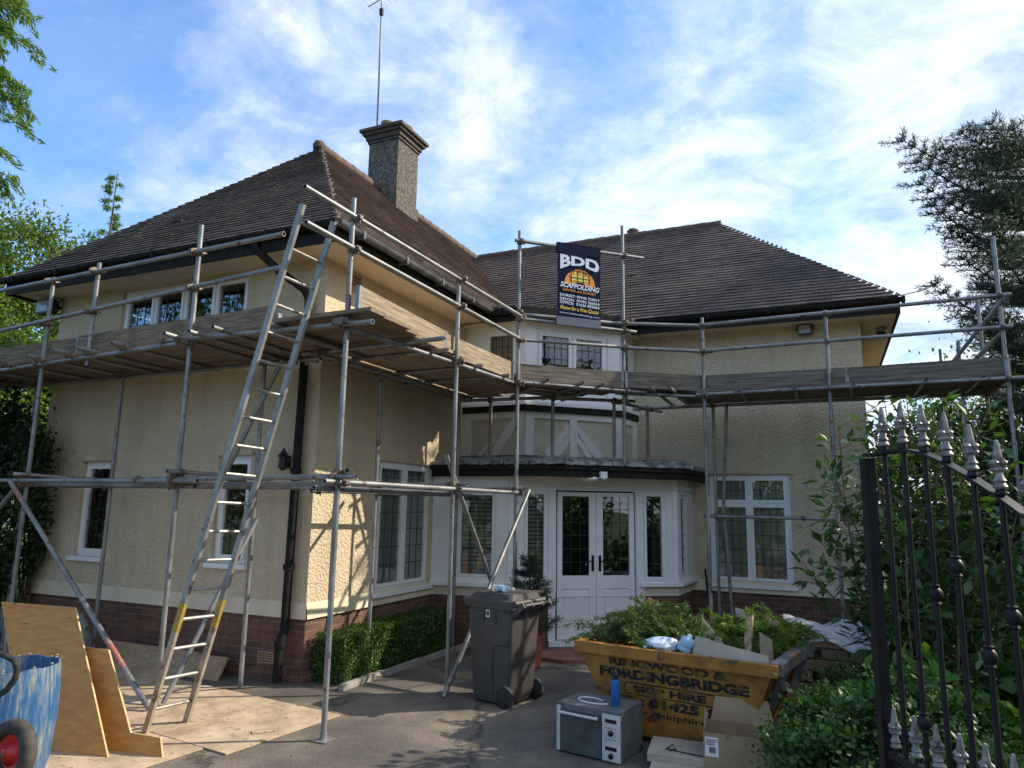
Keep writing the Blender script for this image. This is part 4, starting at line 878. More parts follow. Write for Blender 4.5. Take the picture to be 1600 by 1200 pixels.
def line(mb, x0, y0, x1, y1, w, dy=-.0135): mb.bar((px2x(x0), dy, pz(y0)), (px2x(x1), dy, pz(y1)), .001, w, up=Vector((0, 0, 1)) if abs(x1-x0) > abs(y1-y0) else Vector((1, 0, 0)))
for y in (505, 545): line(ll, 215, y, 425, y+6, .028, -.012)
line(ll, 250, 470, 280, 472, .05, -.012); line(ll, 330, 470, 350, 472, .05, -.012); line(ll, 400, 480, 420, 482, .04, -.012)
for x in (212, 290, 362, 440): line(lk, x, 425 if 250 < x < 400 else 450, x+4, 590, .010)
for y in (440, 520): line(lk, 205, y, 445, y+8, .008)
line(lk, 205, 450, 265, 420, .008); line(lk, 300, 430, 350, 425, .008); line(lk, 370, 440, 430, 490, .008)
# dark arch at the foot of the sun
lk.add([(cx, -.0125, cz)]+[(cx+.075*math.cos(math.pi*i/12), -.0125, cz+.045*math.sin(math.pi*i/12)) for i in range(13)], [(0, i+1, i+2) for i in range(12)])
def tl(mb, s, x0, x1, y0, y1, off_=.0, shear=0, slope_=.0):
    vs, fs = text_mesh(s, width=px2x(x1)-px2x(x0), height=(pz(y0)-pz(y1)), offset=off_, shear=shear)
    vs[:, 1] -= vs[:, 0]*slope_
    put(mb, vs, fs, px2x((x0+x1)/2), pz(y1), -.014)
tl(lw, 'SCAFFOLDING', 76, 566, 600, 664, .003, .3, .05); tl(lo_, 'DEVON and DORSET', 112, 522, 676, 706, .001, 0, .05)
tl(lw, 'DORSET: 07943 734017', 76, 566, 742, 776, .002, 0, .05); tl(lw, 'DEVON:  07393 206818', 76, 566, 788, 822, .002, 0, .05); tl(lw, 'OFFICE:  01626 835064', 76, 566, 830, 864, .002, 0, .05)
tl(lg, 'Phone for a Free Quote', 80, 556, 882, 938, .002, .3, .04); tl(lw, 'www.bddscaffolding.com', 76, 566, 958, 984, .0, 0, .04)
lw.build('lettering', 'banner_white', bn); lo_.build('lettering', 'banner_orange', bn); lg.build('lettering', 'banner_gold', bn); ll.build('emblem', 'banner_lime', bn); lk.build('emblem', 'navy_cloth', bn)

# ---------------------------------------------------------------- things on the drive
def rr(x0, x1, y0, y1, r, n=4):
    pts = []
    for cx_, cy_, a0 in ((x1-r, y1-r, 0), (x0+r, y1-r, 90), (x0+r, y0+r, 180), (x1-r, y0+r, 270)):
        for i in range(n+1): t = R(a0+90*i/n); pts.append((cx_+r*math.cos(t), cy_+r*math.sin(t)))
    return pts
def loft(mb, secs, mi=0, cap0=True, cap1=True):    # secs: list of (list of xyz)
    n = len(secs[0]); vs = [p for s in secs for p in s]; fs = []
    for k in range(len(secs)-1):
        for i in range(n): fs.append((k*n+i, k*n+(i+1) % n, (k+1)*n+(i+1) % n, (k+1)*n+i))
    if cap0: fs.append(tuple(reversed(range(n))))
    if cap1: fs.append(tuple((len(secs)-1)*n+i for i in range(n)))
    return mb.add(vs, fs, mi)
def sheet(name, p, d1, l1, l2, z, m, label, cat, group=None, th=.012, rz=None):
    a = math.atan2(d1[1], d1[0]); e = empty(name, (p[0], p[1], z), a)
    mb = MB(); mb.box(0, l1, 0, l2, 0, th); o = mb.build(name, m); bpy.data.objects.remove(e)
    o.location = (p[0], p[1], z); o.rotation_euler = (0, 0, a); return tag(o, label, cat, group)
d2 = Vector((-.86, .51)); d1 = Vector((-.51, -.86))
c0 = Vector((-1.50, 6.82))
def sh(u, v): return c0+d2*u+d1*v
# rotate so that local x follows d2 and local y follows d1
def gsheet(u, v, lu, lv, z, label):
    a = math.atan2(d2.y, d2.x); mb = MB(); mb.box(0, lu, 0, lv, 0, .011); o = mb.build('ground_board', 'osb'); p = sh(u, v); o.location = (p.x, p.y, z); o.rotation_euler = (0, 0, a); return tag(o, label, 'board', 'boards laid on the drive')
gsheet(0, 0, 2.44, 1.22, .003, 'large pale board laid flat on the drive beside the front corner post')
gsheet(.25, 1.235, 2.44, 1.22, .004, 'large pale board laid flat on the drive under the ladder foot nearest the camera')
gsheet(2.46, -.15, 2.0, 1.22, .003, 'dusty board laid flat on the drive close to the brick plinth')
gsheet(2.70, 1.09, 2.44, 1.3, .005, 'dusty board laid flat on the drive behind the blue drum')
mb = MB(); mb.box(-.09, .09, -.04, .04, 0, .006); o = mb.build('wood_chip', 'osb'); o.location = (-2.02, 6.30, .017); o.rotation_euler = (0, 0, .4); tag(o, 'thin broken scrap of wood lying on the pale ground board', 'wood scrap')
def hplank(name, a0, a1, b0, b1, z0, z1, label, m='rough_wood', tilt=0.0):
    e = empty(name, W((a0+a1)/2, b0, z0), -TH); bpy.data.objects.remove(e); mb = MB(); L_ = a1-a0
    mb.hexa([(-L_/2, 0, 0), (L_/2, 0, 0), (L_/2, b1-b0, 0), (-L_/2, b1-b0, 0), (-L_/2, tilt, z1-z0), (L_/2, tilt, z1-z0), (L_/2, b1-b0+tilt, z1-z0), (-L_/2, b1-b0+tilt, z1-z0)])
    o = mb.build(name, m); o.location = W((a0+a1)/2, b0, z0); o.rotation_euler = (0, 0, -TH); return tag(o, label, 'plank')
hplank('plank', -2.75, -1.32, -.30, -.26, .0, .225, 'long dusty plank standing on edge against the brick plinth', tilt=.12)
hplank('plank', -1.30, -.86, -.33, -.30, .0, .215, 'short brown board end propped on edge by the brick plinth', 'cardboard', tilt=.13)
# grey bag and cable loop by the wall
bg = empty('rubble_bag', W(-2.75, -.72, 0), -TH, 'bulging grey plastic bag against the brick plinth behind the plywood', 'bag')
mb = MB(); secs = []
for k, (z, r) in enumerate(((0, .20), (.12, .27), (.3, .27), (.48, .22), (.60, .14), (.66, .06))):
    secs.append([(r*(1+.1*math.sin(i*2.3+k))*math.cos(2*math.pi*i/18), .8*r*(1+.1*math.cos(i*1.7+k*2))*math.sin(2*math.pi*i/18), z) for i in range(18)])
loft(mb, secs); mb.build('bag', 'grey_bag', bg, smooth=True)
mb = MB(); mb.sweep([(.02+.15*math.cos(t*.5)+.1, -.27+.01*t, .42+.2*math.sin(t*.5)) for t in range(0, 14)], .008, 6); mb.build('cable_loop', 'white_cable', bg, smooth=True)

# leaning plywood
def quadboard(name, pts, th, m, label, cat, edge='ply_edge'):
    """flat board from corner points (in order), given a real thickness"""
    o0 = Vector(pts[0]); P_ = [Vector(p)-o0 for p in pts]; n = (P_[1]-P_[0]).cross(P_[-1]-P_[0]).normalized()*th; k = len(P_)
    mb = MB(); mb.add([*P_, *[p+n for p in P_]], [tuple(range(k)), tuple(range(2*k-1, k-1, -1))], 0); mb.add([*P_, *[p+n for p in P_]], [(i, k+i, k+(i+1) % k, (i+1) % k) for i in range(k)], 1)
    o = mb.build(name, [m, edge]); o.location = o0; return tag(o, label, cat)
quadboard('plywood_sheet', [(-3.70, 5.83, .015), (-2.95, 5.645, .015), (-3.56, 6.05, 1.02), (-4.30, 6.24, 1.03)], -.018, 'plywood', 'tall rectangular plywood sheet leaning behind the blue drum', 'plywood')
quadboard('plywood_offcut', [(-3.45, 5.92, .015), (-2.553, 5.66, .015), (-2.60, 5.70, .14), (-2.865, 5.775, .15), (-2.90, 5.80, .20), (-3.19, 5.94, .715), (-3.42, 6.0, .72)], -.018, 'plywood', 'L shaped plywood offcut leaning to the right of the tall sheet', 'plywood')

# blue drum with its wheeled barrow
dr = empty('drum', (-3.33, 5.0, 0), 0, 'blue plastic drum smeared with dried cement, its top cut ragged', 'drum')
mb = MB(); secs = []; nn = 40
for z, r in ((0, .235), (.05, .255), (.2, .29), (.45, .308), (.65, .305), (.80, .292)): secs.append([(r*math.cos(2*math.pi*i/nn), r*math.sin(2*math.pi*i/nn), z+(0 if z < .79 else .004*math.sin(i*2.1)+.005*math.sin(i*5.3))) for i in range(nn)])
for z, r in ((.80, .284), (.5, .295), (.45, .05)): secs.append([(r*math.cos(2*math.pi*i/nn), r*math.sin(2*math.pi*i/nn), z+(0 if z < .79 else .004*math.sin(i*2.1)+.005*math.sin(i*5.3))) for i in range(nn)])
loft(mb, secs); mb.build('shell', 'drum_blue', dr, smooth=True)
mb = MB()
for i in range(26):
    t = rng.uniform(0, 6.28); mb.lathe([(.003, -.006), (.009, 0), (.003, .007)], (.288*math.cos(t), .288*math.sin(t), .805+rng.uniform(-.01, .012)), 6)
mb.build('cement_lump', 'concrete', dr)
bw_ = empty('barrow', (-3.01, 4.55, 0), 0, 'small barrow with red wheel and bent black handle in front of the blue drum', 'barrow')
wc = Vector((.03, .03, .38)); ax = Vector((-.35, -.9, .12)).normalized()
mb = MB()
tor = []; a_ = ax.orthogonal().normalized(); b2 = ax.cross(a_)
for i in range(32):
    t = 2*math.pi*i/32; tor.append(wc+(a_*math.cos(t)+b2*math.sin(t))*.152)
mb.sweep(tor, .046, 12, closed=True); wh = mb.build('wheel', 'tyre_dirty', bw_, smooth=True)
mb = MB(); mb.lathe([(.12, -.035), (.125, -.03), (.118, .012), (.07, .0), (.05, .02), (.035, .045), (.012, .05)], wc, 24, ax); mb.build('rim', 'red_rim', wh, smooth=True)
mb = MB(); mb.lathe([(.016, .04), (.016, .075), (.008, .08)], wc, 10, ax); mb.build('axle', 'galv', wh)
mb = MB(); mb.sweep([wc+ax*.085+Vector((-.30, 0, .20)), wc+ax*.085+Vector((-.1, 0, .06)), wc+ax*.085, wc+ax*.085+Vector((.07, 0, -.12))], .013, 8); mb.sweep([wc+ax*.08+Vector((-.28, 0, -.06)), wc+ax*.08+Vector((-.1, 0, -.02)), wc+ax*.08], .013, 8); mb.build('fork', 'iron', bw_, smooth=True)
mb = MB(); mb.sweep([(-.46, .10, .93), (-.24, .09, .94), (-.13, .09, .935), (-.06, .09, .905), (-.03, .09, .85), (-.04, .09, .79), (-.08, .09, .73), (-.16, .09, .67), (-.3, .09, .58), (-.46, .09, .5)], .019, 10); mb.build('handle', 'rubber', bw_, smooth=True)

# wheelie bin
bx = math.atan2(-.61, .79); bn_ = empty('wheelie_bin', (-.03, 7.46, 0), bx, 'dark brown grey wheelie bin with house number label on its side', 'bin')
mb = MB(); S_ = lambda z, x0, x1, y0, y1, r: [(x, y, z) for x, y in rr(x0, x1, y0, y1, r)]
loft(mb, [S_(.02, -.235, .20, -.20, .20, .04), S_(.10, -.25, .225, -.21, .21, .045), S_(.55, -.275, .25, -.235, .235, .05), S_(.90, -.295, .275, -.255, .255, .05), S_(.905, -.325, .30, -.285, .285, .05), S_(.95, -.325, .30, -.285, .285, .05)])
mb.box(-.06, .07, -.252, -.243, .80, .895)
for x in (-.075, .075): mb.box(x-.009, x+.009, -.262, -.242, .76, .90)
body = mb.build('body', 'bin_grey', bn_, smooth=True)
mb = MB(); mb.sweep([(.03, -.2215, .08), (.03, -.230, .45), (.045, -.235, .53), (.08, -.238, .56), (.22, -.238, .565)], .0035, 6); mb.build('moulding', 'rubber', body)
mb = MB(); loft(mb, [S_(.945, -.335, .30, -.295, .295, .05), S_(.985, -.335, .30, -.295, .295, .05), S_(.99, -.29, .27, -.26, .26, .06), S_(1.045, -.235, .26, -.225, .225, .07), S_(1.055, -.10, .20, -.17, .17, .06)]); mb.tube((.30, -.25, .965), (.30, .25, .965), .028, 12)
mb.build('lid', 'bin_grey', bn_, smooth=True)
mb = MB(); mb.tube((.40, -.21, .955), (.40, .21, .955), .016, 10)
for y in (-.22, -.08, .08, .22): mb.bar((.27, y, .86), (.40, y, .96), .022, .05)
mb.build('handle', 'bin_grey', bn_)
for y in (-.245, .245):
    mb = MB(); mb.lathe([(.02, -.03), (.085, -.03), (.098, -.02), (.098, .02), (.085, .03), (.07, .024), (.02, .018)], (.205, y, .10), 24, (0, 1, 0)); mb.build('wheel', 'rubber', bn_, smooth=True)
mb = MB(); mb.tube((.205, -.24, .10), (.205, .24, .10), .012); mb.build('axle', 'iron', bn_)
mb = MB(); mb.box(-.045, .005, -.2565, -.2535, .815, .885); lb = mb.build('number_label', 'paper', bn_)
vs, fs = text_mesh('18', width=.034, height=.045, offset=.01); mb = MB(); mb.add([(-.02+v[0], -.2572, .828+v[1]) for v in vs], fs); mb.build('lettering', 'ink_black', lb)
wb = empty('water_bottle', (-.06, 7.30, 1.088), bx+.25, 'clear plastic water bottle lying on the bin lid', 'bottle')
mb = MB(); mb.lathe([(.02, 0), (.032, .005), (.033, .05), (.03, .06), (.033, .07), (.033, .15), (.025, .185), (.013, .20), (.013, .215)], (-.11, 0, 0), 14, (1, 0, 0)); mb.build('body', 'pet', wb, smooth=True)
mb = MB(); mb.lathe([(.0335, .0), (.0337, .05), (.0335, .051)], (-.04, 0, 0), 14, (1, 0, 0)); mb.build('label', 'pale_blue', wb, smooth=True)
mb = MB(); mb.lathe([(.015, 0), (.015, .02)], (.104, 0, 0), 12, (1, 0, 0)); mb.build('cap', 'upvc', wb)

# skip -------------------------------------------------------------------
sa = math.atan2(-.548, .837); sk = empty('skip', (.615, 6.494, 0), sa, 'worn yellow skip filled with conifer clippings and cardboard', 'skip')
SLn, SWd, SH = 1.66, 1.34, .75
bx0, bx1, by0, by1, bz0 = .30, 1.36, .06, SWd-.06, .05
mb = MB(); t = .02
def ring(x0, x1, y0, y1, z): return [(x0, y0, z), (x1, y0, z), (x1, y1, z), (x0, y1, z)]
loft(mb, [ring(bx0, bx1, by0, by1, bz0), ring(0.02, SLn-.02, .01, SWd-.01, SH-.07)], cap1=False)
loft(mb, [ring(0.04, SLn-.04, .03, SWd-.03, SH-.02), ring(bx0+t, bx1-t, by0+t, by1-t, bz0+.02)], cap0=False)
mb.add(ring(0.02, SLn-.02, .01, SWd-.01, SH-.07)+ring(0.04, SLn-.04, .03, SWd-.03, SH-.02), [(0, 1, 5, 4), (1, 2, 6, 5), (2, 3, 7, 6), (3, 0, 4, 7)])
body = mb.build('body', 'skip_yellow', sk)
mb = MB(); mb.box(-.02, SLn+.02, -.035, .035, SH-.085, SH); mb.box(-.02, SLn+.02, SWd-.035, SWd+.035, SH-.085, SH); mb.box(-.03, .035, .037, SWd-.037, SH-.08, SH-.003); mb.build('rim', 'skip_yellow', sk)
mb = MB(); mb.box(SLn-.045, SLn+.05, .037, SWd-.037, SH-.08, SH+.004)
for y in (.28, 1.02):
    mb.bar((SLn+.03, y, SH-.03), (SLn-.10, y, .38), .06, .05); mb.tube((SLn+.0, y-.05, SH-.2), (SLn+.0, y+.05, SH-.2), .03)
mb.build('end_rail', 'skip_worn', sk)
mb = MB()
for x in (bx0+.05, bx1-.15): mb.box(x, x+.1, by0-.02, by1+.02, .0, .052)
mb.build('skid', 'skip_worn', sk)
mb = MB(); mb.bar((.06, .3, .60), (.20, .3, .08), .05, .12, up=(0, 1, 0)); mb.bar((.06, 1.04, .60), (.20, 1.04, .08), .05, .12, up=(0, 1, 0)); mb.build('end_stiffener', 'skip_yellow', sk)
slp = (by0-.01)/(SH-.07-bz0)
def fy(z): return .01+(SH-.07-z)*slp
lw = MB()
def sktext(s, x0, x1, z0, h, off_=.0055):
    vs, fs = text_mesh(s, width=x1-x0, height=h, offset=off_); lw.add([((x0+x1)/2+v[0], fy(z0+v[1])-.0035, z0+v[1]) for v in vs], fs)
sktext('RINGWOOD &', .29, 1.30, .585, .062); sktext('FORDINGBRIDGE', .20, 1.46, .488, .082); sktext('SKIP HIRE', .50, 1.12, .388, .058)
sktext('TEL: 01425 652', .29, 1.36, .285, .075); sktext('www.rfskiphire.com', .36, 1.36, .20, .062, .001)
for (xa, za, xb, zb) in ((.44, .372, 1.18, .372), (.44, .462, 1.18, .462), (.44, .372, .42, .417), (.42, .417, .44, .462), (1.18, .372, 1.20, .417), (1.20, .417, 1.18, .462)):
    lw.bar((xa, fy(za)-.003, za), (xb, fy(zb)-.003, zb), .001, .010, up=(0, 1, 0) if False else (0, 0, 1) if abs(xa-xb) > .1 else (1, 0, 0))
lw.build('lettering', 'ink_black', body)

# what lies in the skip
def cardpiece(name, pts, label, m='cardboard', th=.008, cat='cardboard', hole=None):
    M_ = sk.matrix_basis if False else Matrix.Translation((.615, 6.494, 0)) @ Matrix.Rotation(sa, 4, 'Z')
    return quadboard(name, [tuple(M_ @ Vector(p)) for p in pts], th, m, label, cat, edge=m)
cardpiece('cardboard_flap', [(.98, .12, .70), (1.60, .08, .70), (1.59, .12, .79), (1.25, .15, .83), (1.0, .18, .87)], 'long pale cardboard strip lying along the front rim of the skip', 'cardboard_pale')
cardpiece('cardboard_flap', [(.93, .55, .72), (1.15, .45, .78), (1.02, .62, .84), (.86, .78, .93)], 'curved cardboard piece standing among the clippings in the skip', 'cardboard_pale')
cardpiece('cardboard_flap', [(1.12, .95, .85), (1.22, .93, .84), (1.19, .96, 1.0), (1.10, .98, 1.02)], 'small folded cardboard tab on top of the clippings', 'cardboard_pale')
cardpiece('wood_offcut', [(.50, .20, .70), (1.05, .34, .78), (1.06, .38, .80), (.51, .24, .72)], 'narrow batten lying across the clippings near the white bag', 'rough_wood', cat='wood', th=.03)
cardpiece('wood_offcut', [(1.30, .50, .70), (1.36, .48, .70), (1.30, .85, .98), (1.24, .86, .98)], 'short batten sticking up at an angle from the right of the skip load', 'rough_wood', cat='wood', th=.03)
cardpiece('wood_offcut', [(1.46, .40, .65), (1.56, .40, .66), (1.55, .42, .86), (1.45, .44, .91)], 'short wooden offcut upright by the right end of the skip', 'rough_wood', cat='wood', th=.02)
cardpiece('wood_offcut', [(.14, .62, .70), (.30, .50, .74), (.46, .62, 1.06), (.42, .66, 1.07)], 'sunlit orange plank end poking out of the clippings on the left of the skip', 'plywood', cat='wood', th=.03)
cardpiece('cardboard_flap', [(.92, 1.22, .70), (1.55, 1.20, .70), (1.5, 1.23, .84), (.95, 1.25, .88)], 'grey brown cardboard panel against the far side of the skip', 'cardboard', th=.01)
M_ = Matrix.Translation((.615, 6.494, 0)) @ Matrix.Rotation(sa, 4, 'Z')
def lump(name, c, rad, m, label, cat, wob=.15, n=16):
    mb = MB(); secs = []
    for k in range(7):
        ph = -math.pi/2+math.pi*k/6; secs.append([(rad[0]*max(math.cos(ph), .04)*(1+wob*math.sin(i*2.2+k*1.3))*math.cos(2*math.pi*i/n), rad[1]*max(math.cos(ph), .04)*(1+wob*math.cos(i*1.9+k))*math.sin(2*math.pi*i/n), rad[2]*math.sin(ph)*(1+.6*wob*math.sin(i*1.1))) for i in range(n)])
    loft(mb, secs); o = mb.build(name, m, smooth=True); o.location = M_ @ Vector(c); return tag(o, label, cat)
lump('plastic_bag', (.72, .14, .77), (.14, .09, .06), 'white_bag', 'crumpled white and pale blue plastic bag at the front of the skip', 'bag', .28)
pc = empty('plastic_container', M_ @ Vector((.90, .15, .74)), .3, 'pale blue plastic container beside the white bag in the skip', 'container')
mb = MB(); mb.lathe([(.055, 0), (.06, .01), (.06, .035), (.056, .04), (.06, .045), (.06, .09), (.045, .115), (.02, .125)], (0, 0, 0), 16, (.35, -.2, .9)); mb.build('body', 'pale_blue', pc, smooth=True)
mb = MB(); mb.lathe([(.022, .124), (.022, .145)], (0, 0, 0), 12, (.35, -.2, .9)); mb.build('cap', 'upvc', pc)
lump('log_end', (1.42, 1.00, .90), (.06, .05, .05), 'rough_wood', 'cut pale log end on the right of the skip load', 'log', .1)

# oven, bottle, boxes -------------------------------------------------------
oa = math.atan2(-.555, .832); ov = empty('oven', (.405, 6.00, 0), oa, 'old grey built-in oven standing on the drive in front of the skip', 'oven')
OW, OD, OH = .545, .42, .36
mb = MB(); mb.box(0, OW, 0.012, OD, .012, OH); mb.box(-.004, OW+.004, -.006, OD, OH, OH+.006)
for x in (.03, OW-.06): mb.box(x, x+.03, .04, .08, 0, .0115)
mb.build('casing', 'oven_grey', ov)
mb = MB(); mb.box(.034, .395, -.018, .0115, .018, .315); d_ = mb.build('door', 'oven_glass', ov)
mb = MB(); mb.tube((.045, -.045, .305), (.375, -.045, .305), .011, 10); mb.box(.06, .075, -.04, -.017, .297, .313); mb.box(.345, .36, -.04, -.017, .297, .313); mb.build('handle', 'oven_white', d_, smooth=True)
mb = MB(); mb.box(0, .031, -.012, .0115, .014, .345); mb.build('trim', 'oven_white', ov)
mb = MB(); mb.box(.40, OW, -.014, .0115, .014, .345); pn = mb.build('control_panel', 'oven_white', ov)
mb = MB(); mb.box(.425, .52, -.0155, -.0142, .285, .312); mb.box(.425, .52, -.0155, -.0142, .09, .117); mb.build('display', 'display', pn)
for z in (.215, .055):
    mb = MB(); mb.lathe([(.020, 0), (.020, .016), (.017, .018)], (.475, -.014, z), 16, (0, -1, 0)); mb.build('knob', 'display', pn, smooth=True)
mb = MB()
for k in range(4):
    for z in (.165, .245): mb.box(.428+k*.025, .438+k*.025, -.0152, -.0142, z, z+.006)
mb.build('marking', 'display', pn)
mb = MB(); pts = []
for i in range(22): t = i/21*5.6+.5; pts.append((.19+.12*math.cos(t)+.01*i*.3, .17+.075*math.sin(t), OH+.013))
mb.sweep(pts, .006, 6); mb.build('cord', 'white_cable', ov, smooth=True)
bp = empty('drinks_bottle', (.855, 5.91, .367), 0, 'blue metal drinks bottle with dark cap standing on the oven', 'bottle')
mb = MB(); mb.lathe([(.034, 0), (.037, .004), (.037, .165), (.033, .185), (.024, .198)], (0, 0, 0), 20); mb.build('body', 'bottle_blue', bp, smooth=True)
mb = MB(); mb.lathe([(.027, .198), (.027, .235), (.022, .24), (.012, .25)], (0, 0, 0), 16); mb.sweep([(-.018, 0, .24), (-.016, 0, .268), (0, 0, .278), (.016, 0, .268), (.018, 0, .24)], .005, 8); mb.build('cap', 'lamp_black', bp, smooth=True)
ba = math.atan2(-.36, .93); cb = empty('cardboard_box', (1.42, 5.46, 0), ba, 'open brown cardboard box with white barcode label beside the round bush', 'box')
mb = MB(); w_, d_, h_, t = .50, .36, .31, .006
mb.box(0, w_, 0, t, 0, h_); mb.box(0, w_, d_-t, d_, 0, h_); mb.box(0, t, t, d_-t, 0, h_); mb.box(w_-t, w_, t, d_-t, 0, h_); mb.box(t, w_-t, t, d_-t, .0, t); mb.build('carton', 'cardboard', cb)
mb = MB(); mb.add([(0, .02, h_), (0, d_-.02, h_), (-.02, d_-.05, h_+.10), (.03, .12, h_+.10)], [(0, 1, 2, 3), (3, 2, 1, 0)]); mb.build('flap', 'cardboard', cb)
mb = MB(); mb.hexa([(.02, d_-.005, h_), (w_-.02, d_-.005, h_), (w_-.02, d_, h_), (.02, d_, h_), (.05, d_+.05, h_+.16), (w_-.06, d_+.05, h_+.16), (w_-.06, d_+.056, h_+.16), (.05, d_+.056, h_+.16)]); mb.build('flap', 'cardboard', cb)
mb = MB(); mb.box(.012, .105, -.003, -.0005, .155, .285); lb = mb.build('address_label', 'paper', cb); mb = MB()
for k in range(9): mb.box(.04+k*.005, .0425+k*.005+(k % 3)*.0008, -.0042, -.0032, .18, .22)
for k in range(3): mb.box(.02, .095-.01*k, -.0042, -.0032, .262-k*.014, .268-k*.014)
mb.build('marking', 'ink_black', lb)
fa = math.atan2(-.30, .95)
for k, (x, y, z, w_, d_, dz, lab) in enumerate(((1.02, 5.42, 0, .42, .40, .065, 'flat pale cardboard carton lying lowest beside the oven'), (1.04, 5.60, .066, .46, .42, .05, 'flat pale cardboard carton with black strap lying on top of another carton'))):
    fb = empty('flat_carton', (x, y, z), fa, lab, 'carton', 'flat cartons stacked by the oven'); mb = MB(); mb.box(0, w_, 0, d_, 0, dz); mb.build('carton', 'cardboard_pale', fb)
    mb = MB(); mb.box(-.003, w_*.5, -.003, d_+.003, dz, dz+.004); mb.build('flap', 'cardboard_pale', fb)
    if k: mb = MB(); mb.bar((.12, .13, dz+.008), (.40, .06, dz+.008), .012, .004); mb.sweep([(.13, .14, dz+.01), (.17, .17, dz+.03), (.2, .13, dz+.01), (.15, .1, dz+.012)], .006, 6); mb.build('strap', 'rubber', fb)
# pallet stack under plastic film
pa_ = empty('timber_stack', (2.85, 7.55, 0), -.42, 'stack of rough timber blocks and boards behind the right end of the skip', 'timber')
for j, z in enumerate((0, .11, .22, .33, .44, .55)):
    for i in range(3):
        e = rng.uniform(-.03, .03); mb = MB(); x0 = i*.29
        if j % 2 == 0: mb.box(x0+e, x0+.24+e, .0+e, .75, z+.002, z+.098)
        else: mb.box(-.04+e, .90+e, i*.27, i*.27+.14, z+.002, z+.098)
        mb.build('board', 'rough_wood', pa_)
fs_ = empty('plastic_sheet', (2.85, 7.55, 0), -.42, 'crinkled translucent plastic sheet draped over the timber stack', 'plastic sheet')
mb = MB(); nx, ny = 26, 14; vs = []
for j in range(ny+1):
    for i in range(nx+1):
        u = i/nx; v = j/ny; x = -.06+1.35*u; y = -.10+.95*v
        z = .71+.05*math.sin(u*7+v*3)+.02*math.sin(u*23+v*11)+.015*math.sin(v*31+u*5)
        if x > .92: z = max(.71-(x-.92)*1.9, .05)+.02*math.sin(v*22+u*9); x = .92+(x-.92)*.62
        if v < .12: z -= (.12-v)*1.2
        vs.append((x, y, z))
mb.add(vs, [(j*(nx+1)+i, j*(nx+1)+i+1, (j+1)*(nx+1)+i+1, (j+1)*(nx+1)+i) for j in range(ny) for i in range(nx)]); mb.build('film', 'plastic_film', fs_, smooth=True)

# kerb edging along the hedge
ke = empty('kerb_edging', W(.55, .0), -TH, 'low concrete edging stones along the foot of the box hedge', 'kerb')
for i in range(4): mb = MB(); mb.box(-.03+.03*i, .03+.03*i, -.05+i*.75, .69+i*.75, 0, .06); mb.build('stone', 'concrete', ke)
mb = MB(); mb.box(-.12, .12, -.09, .09, 0, .035); o = mb.build('sole_plate', 'rough_wood'); o.location = W(.48, .56, .0); o.rotation_euler = (0, 0, .3); tag(o, 'short wooden block on the ground at the near end of the hedge', 'wood block')

# gate ----------------------------------------------------------------------
gt = empty('iron_gate', (1.375, 2.74, 0), 0, 'black wrought iron gate with silver spear finials standing open at the right', 'gate')
g0 = Vector((1.368, 2.745)); gd = Vector((.0195, -.0945))     # step from bar to bar
def gz(k): return [2.112, 2.115, 2.096, 2.056, 2.004, 1.945, 1.878, 1.80, 1.77, 1.70, 1.64, 1.6, 1.6][k]
mb = MB(); mb.box(-.02, .02, -.02, .02, .06, 2.10); mb.build('stile', 'iron', gt)
NB = 10
pts = [Vector((0, 0, 2.108))]+[Vector((gd.x*(k+1), gd.y*(k+1), gz(k))) for k in range(NB)]
def fine(pts, n=5):
    out = []
    for i in range(len(pts)-1):
        p0, p1, p2, p3 = pts[max(i-1, 0)], pts[i], pts[i+1], pts[min(i+2, len(pts)-1)]
        for j in range(n):
            t = j/n; out.append(.5*((2*p1)+(p2-p0)*t+(2*p0-5*p1+4*p2-p3)*t*t+(3*p1-p0-3*p2+p3)*t*t*t))
    return out+[pts[-1]]
fp = fine(pts); mb = MB(); sdv = Vector((gd.y, -gd.x, 0)).normalized()*.021
vs = []
for p in fp: vs += [p-sdv, p+sdv, p+sdv+Vector((0, 0, .010)), p-sdv+Vector((0, 0, .010))]
fs = [(4*i+a, 4*i+(a+1) % 4, 4*i+4+(a+1) % 4, 4*i+4+a) for i in range(len(fp)-1) for a in range(4)]+[(3, 2, 1, 0), tuple(4*(len(fp)-1)+a for a in range(4))]
mb.add(vs, fs); mb.build('top_rail', 'iron', gt)
mb = MB(); e = Vector((gd.x, gd.y, 0))*(NB+.5)
for z in (1.045, .16): mb.bar((0, 0, z), (e.x, e.y, z), .03, .02)
mb.build('cross_rail', 'iron', gt)
fprof = [(.017, 0), (.021, .006), (.014, .018), (.019, .024), (.012, .036), (.010, .05), (.016, .058), (.012, .068), (.010, .078), (.014, .088), (.013, .10), (.0095, .125), (.006, .146), (.0, .150)]
def finial(p, s=1.0):
    mb = MB(); mb.lathe([(r*s, z*s) for r, z in fprof], p, 12)
    for a in range(4):
        t = a*math.pi/2+.5
        for zz, rr_ in ((.058, .009), (.078, .011), (.069, .007)): c = Vector(p)+Vector((.0165*math.cos(t)*s, .0165*math.sin(t)*s, zz*s)); mb.lathe([(0, -rr_*s), (rr_*.8*s, -rr_*.5*s), (rr_*s, 0), (rr_*.8*s, rr_*.5*s), (0, rr_*s)], c, 8)
    o = mb.build('finial', 'silver_paint', gt, smooth=True); return o
col = {2: 1.63, 3: 1.73, 4: 1.47, 5: 1.60, 1: 1.2, 6: 1.7, 7: 1.5, 8: 1.62}
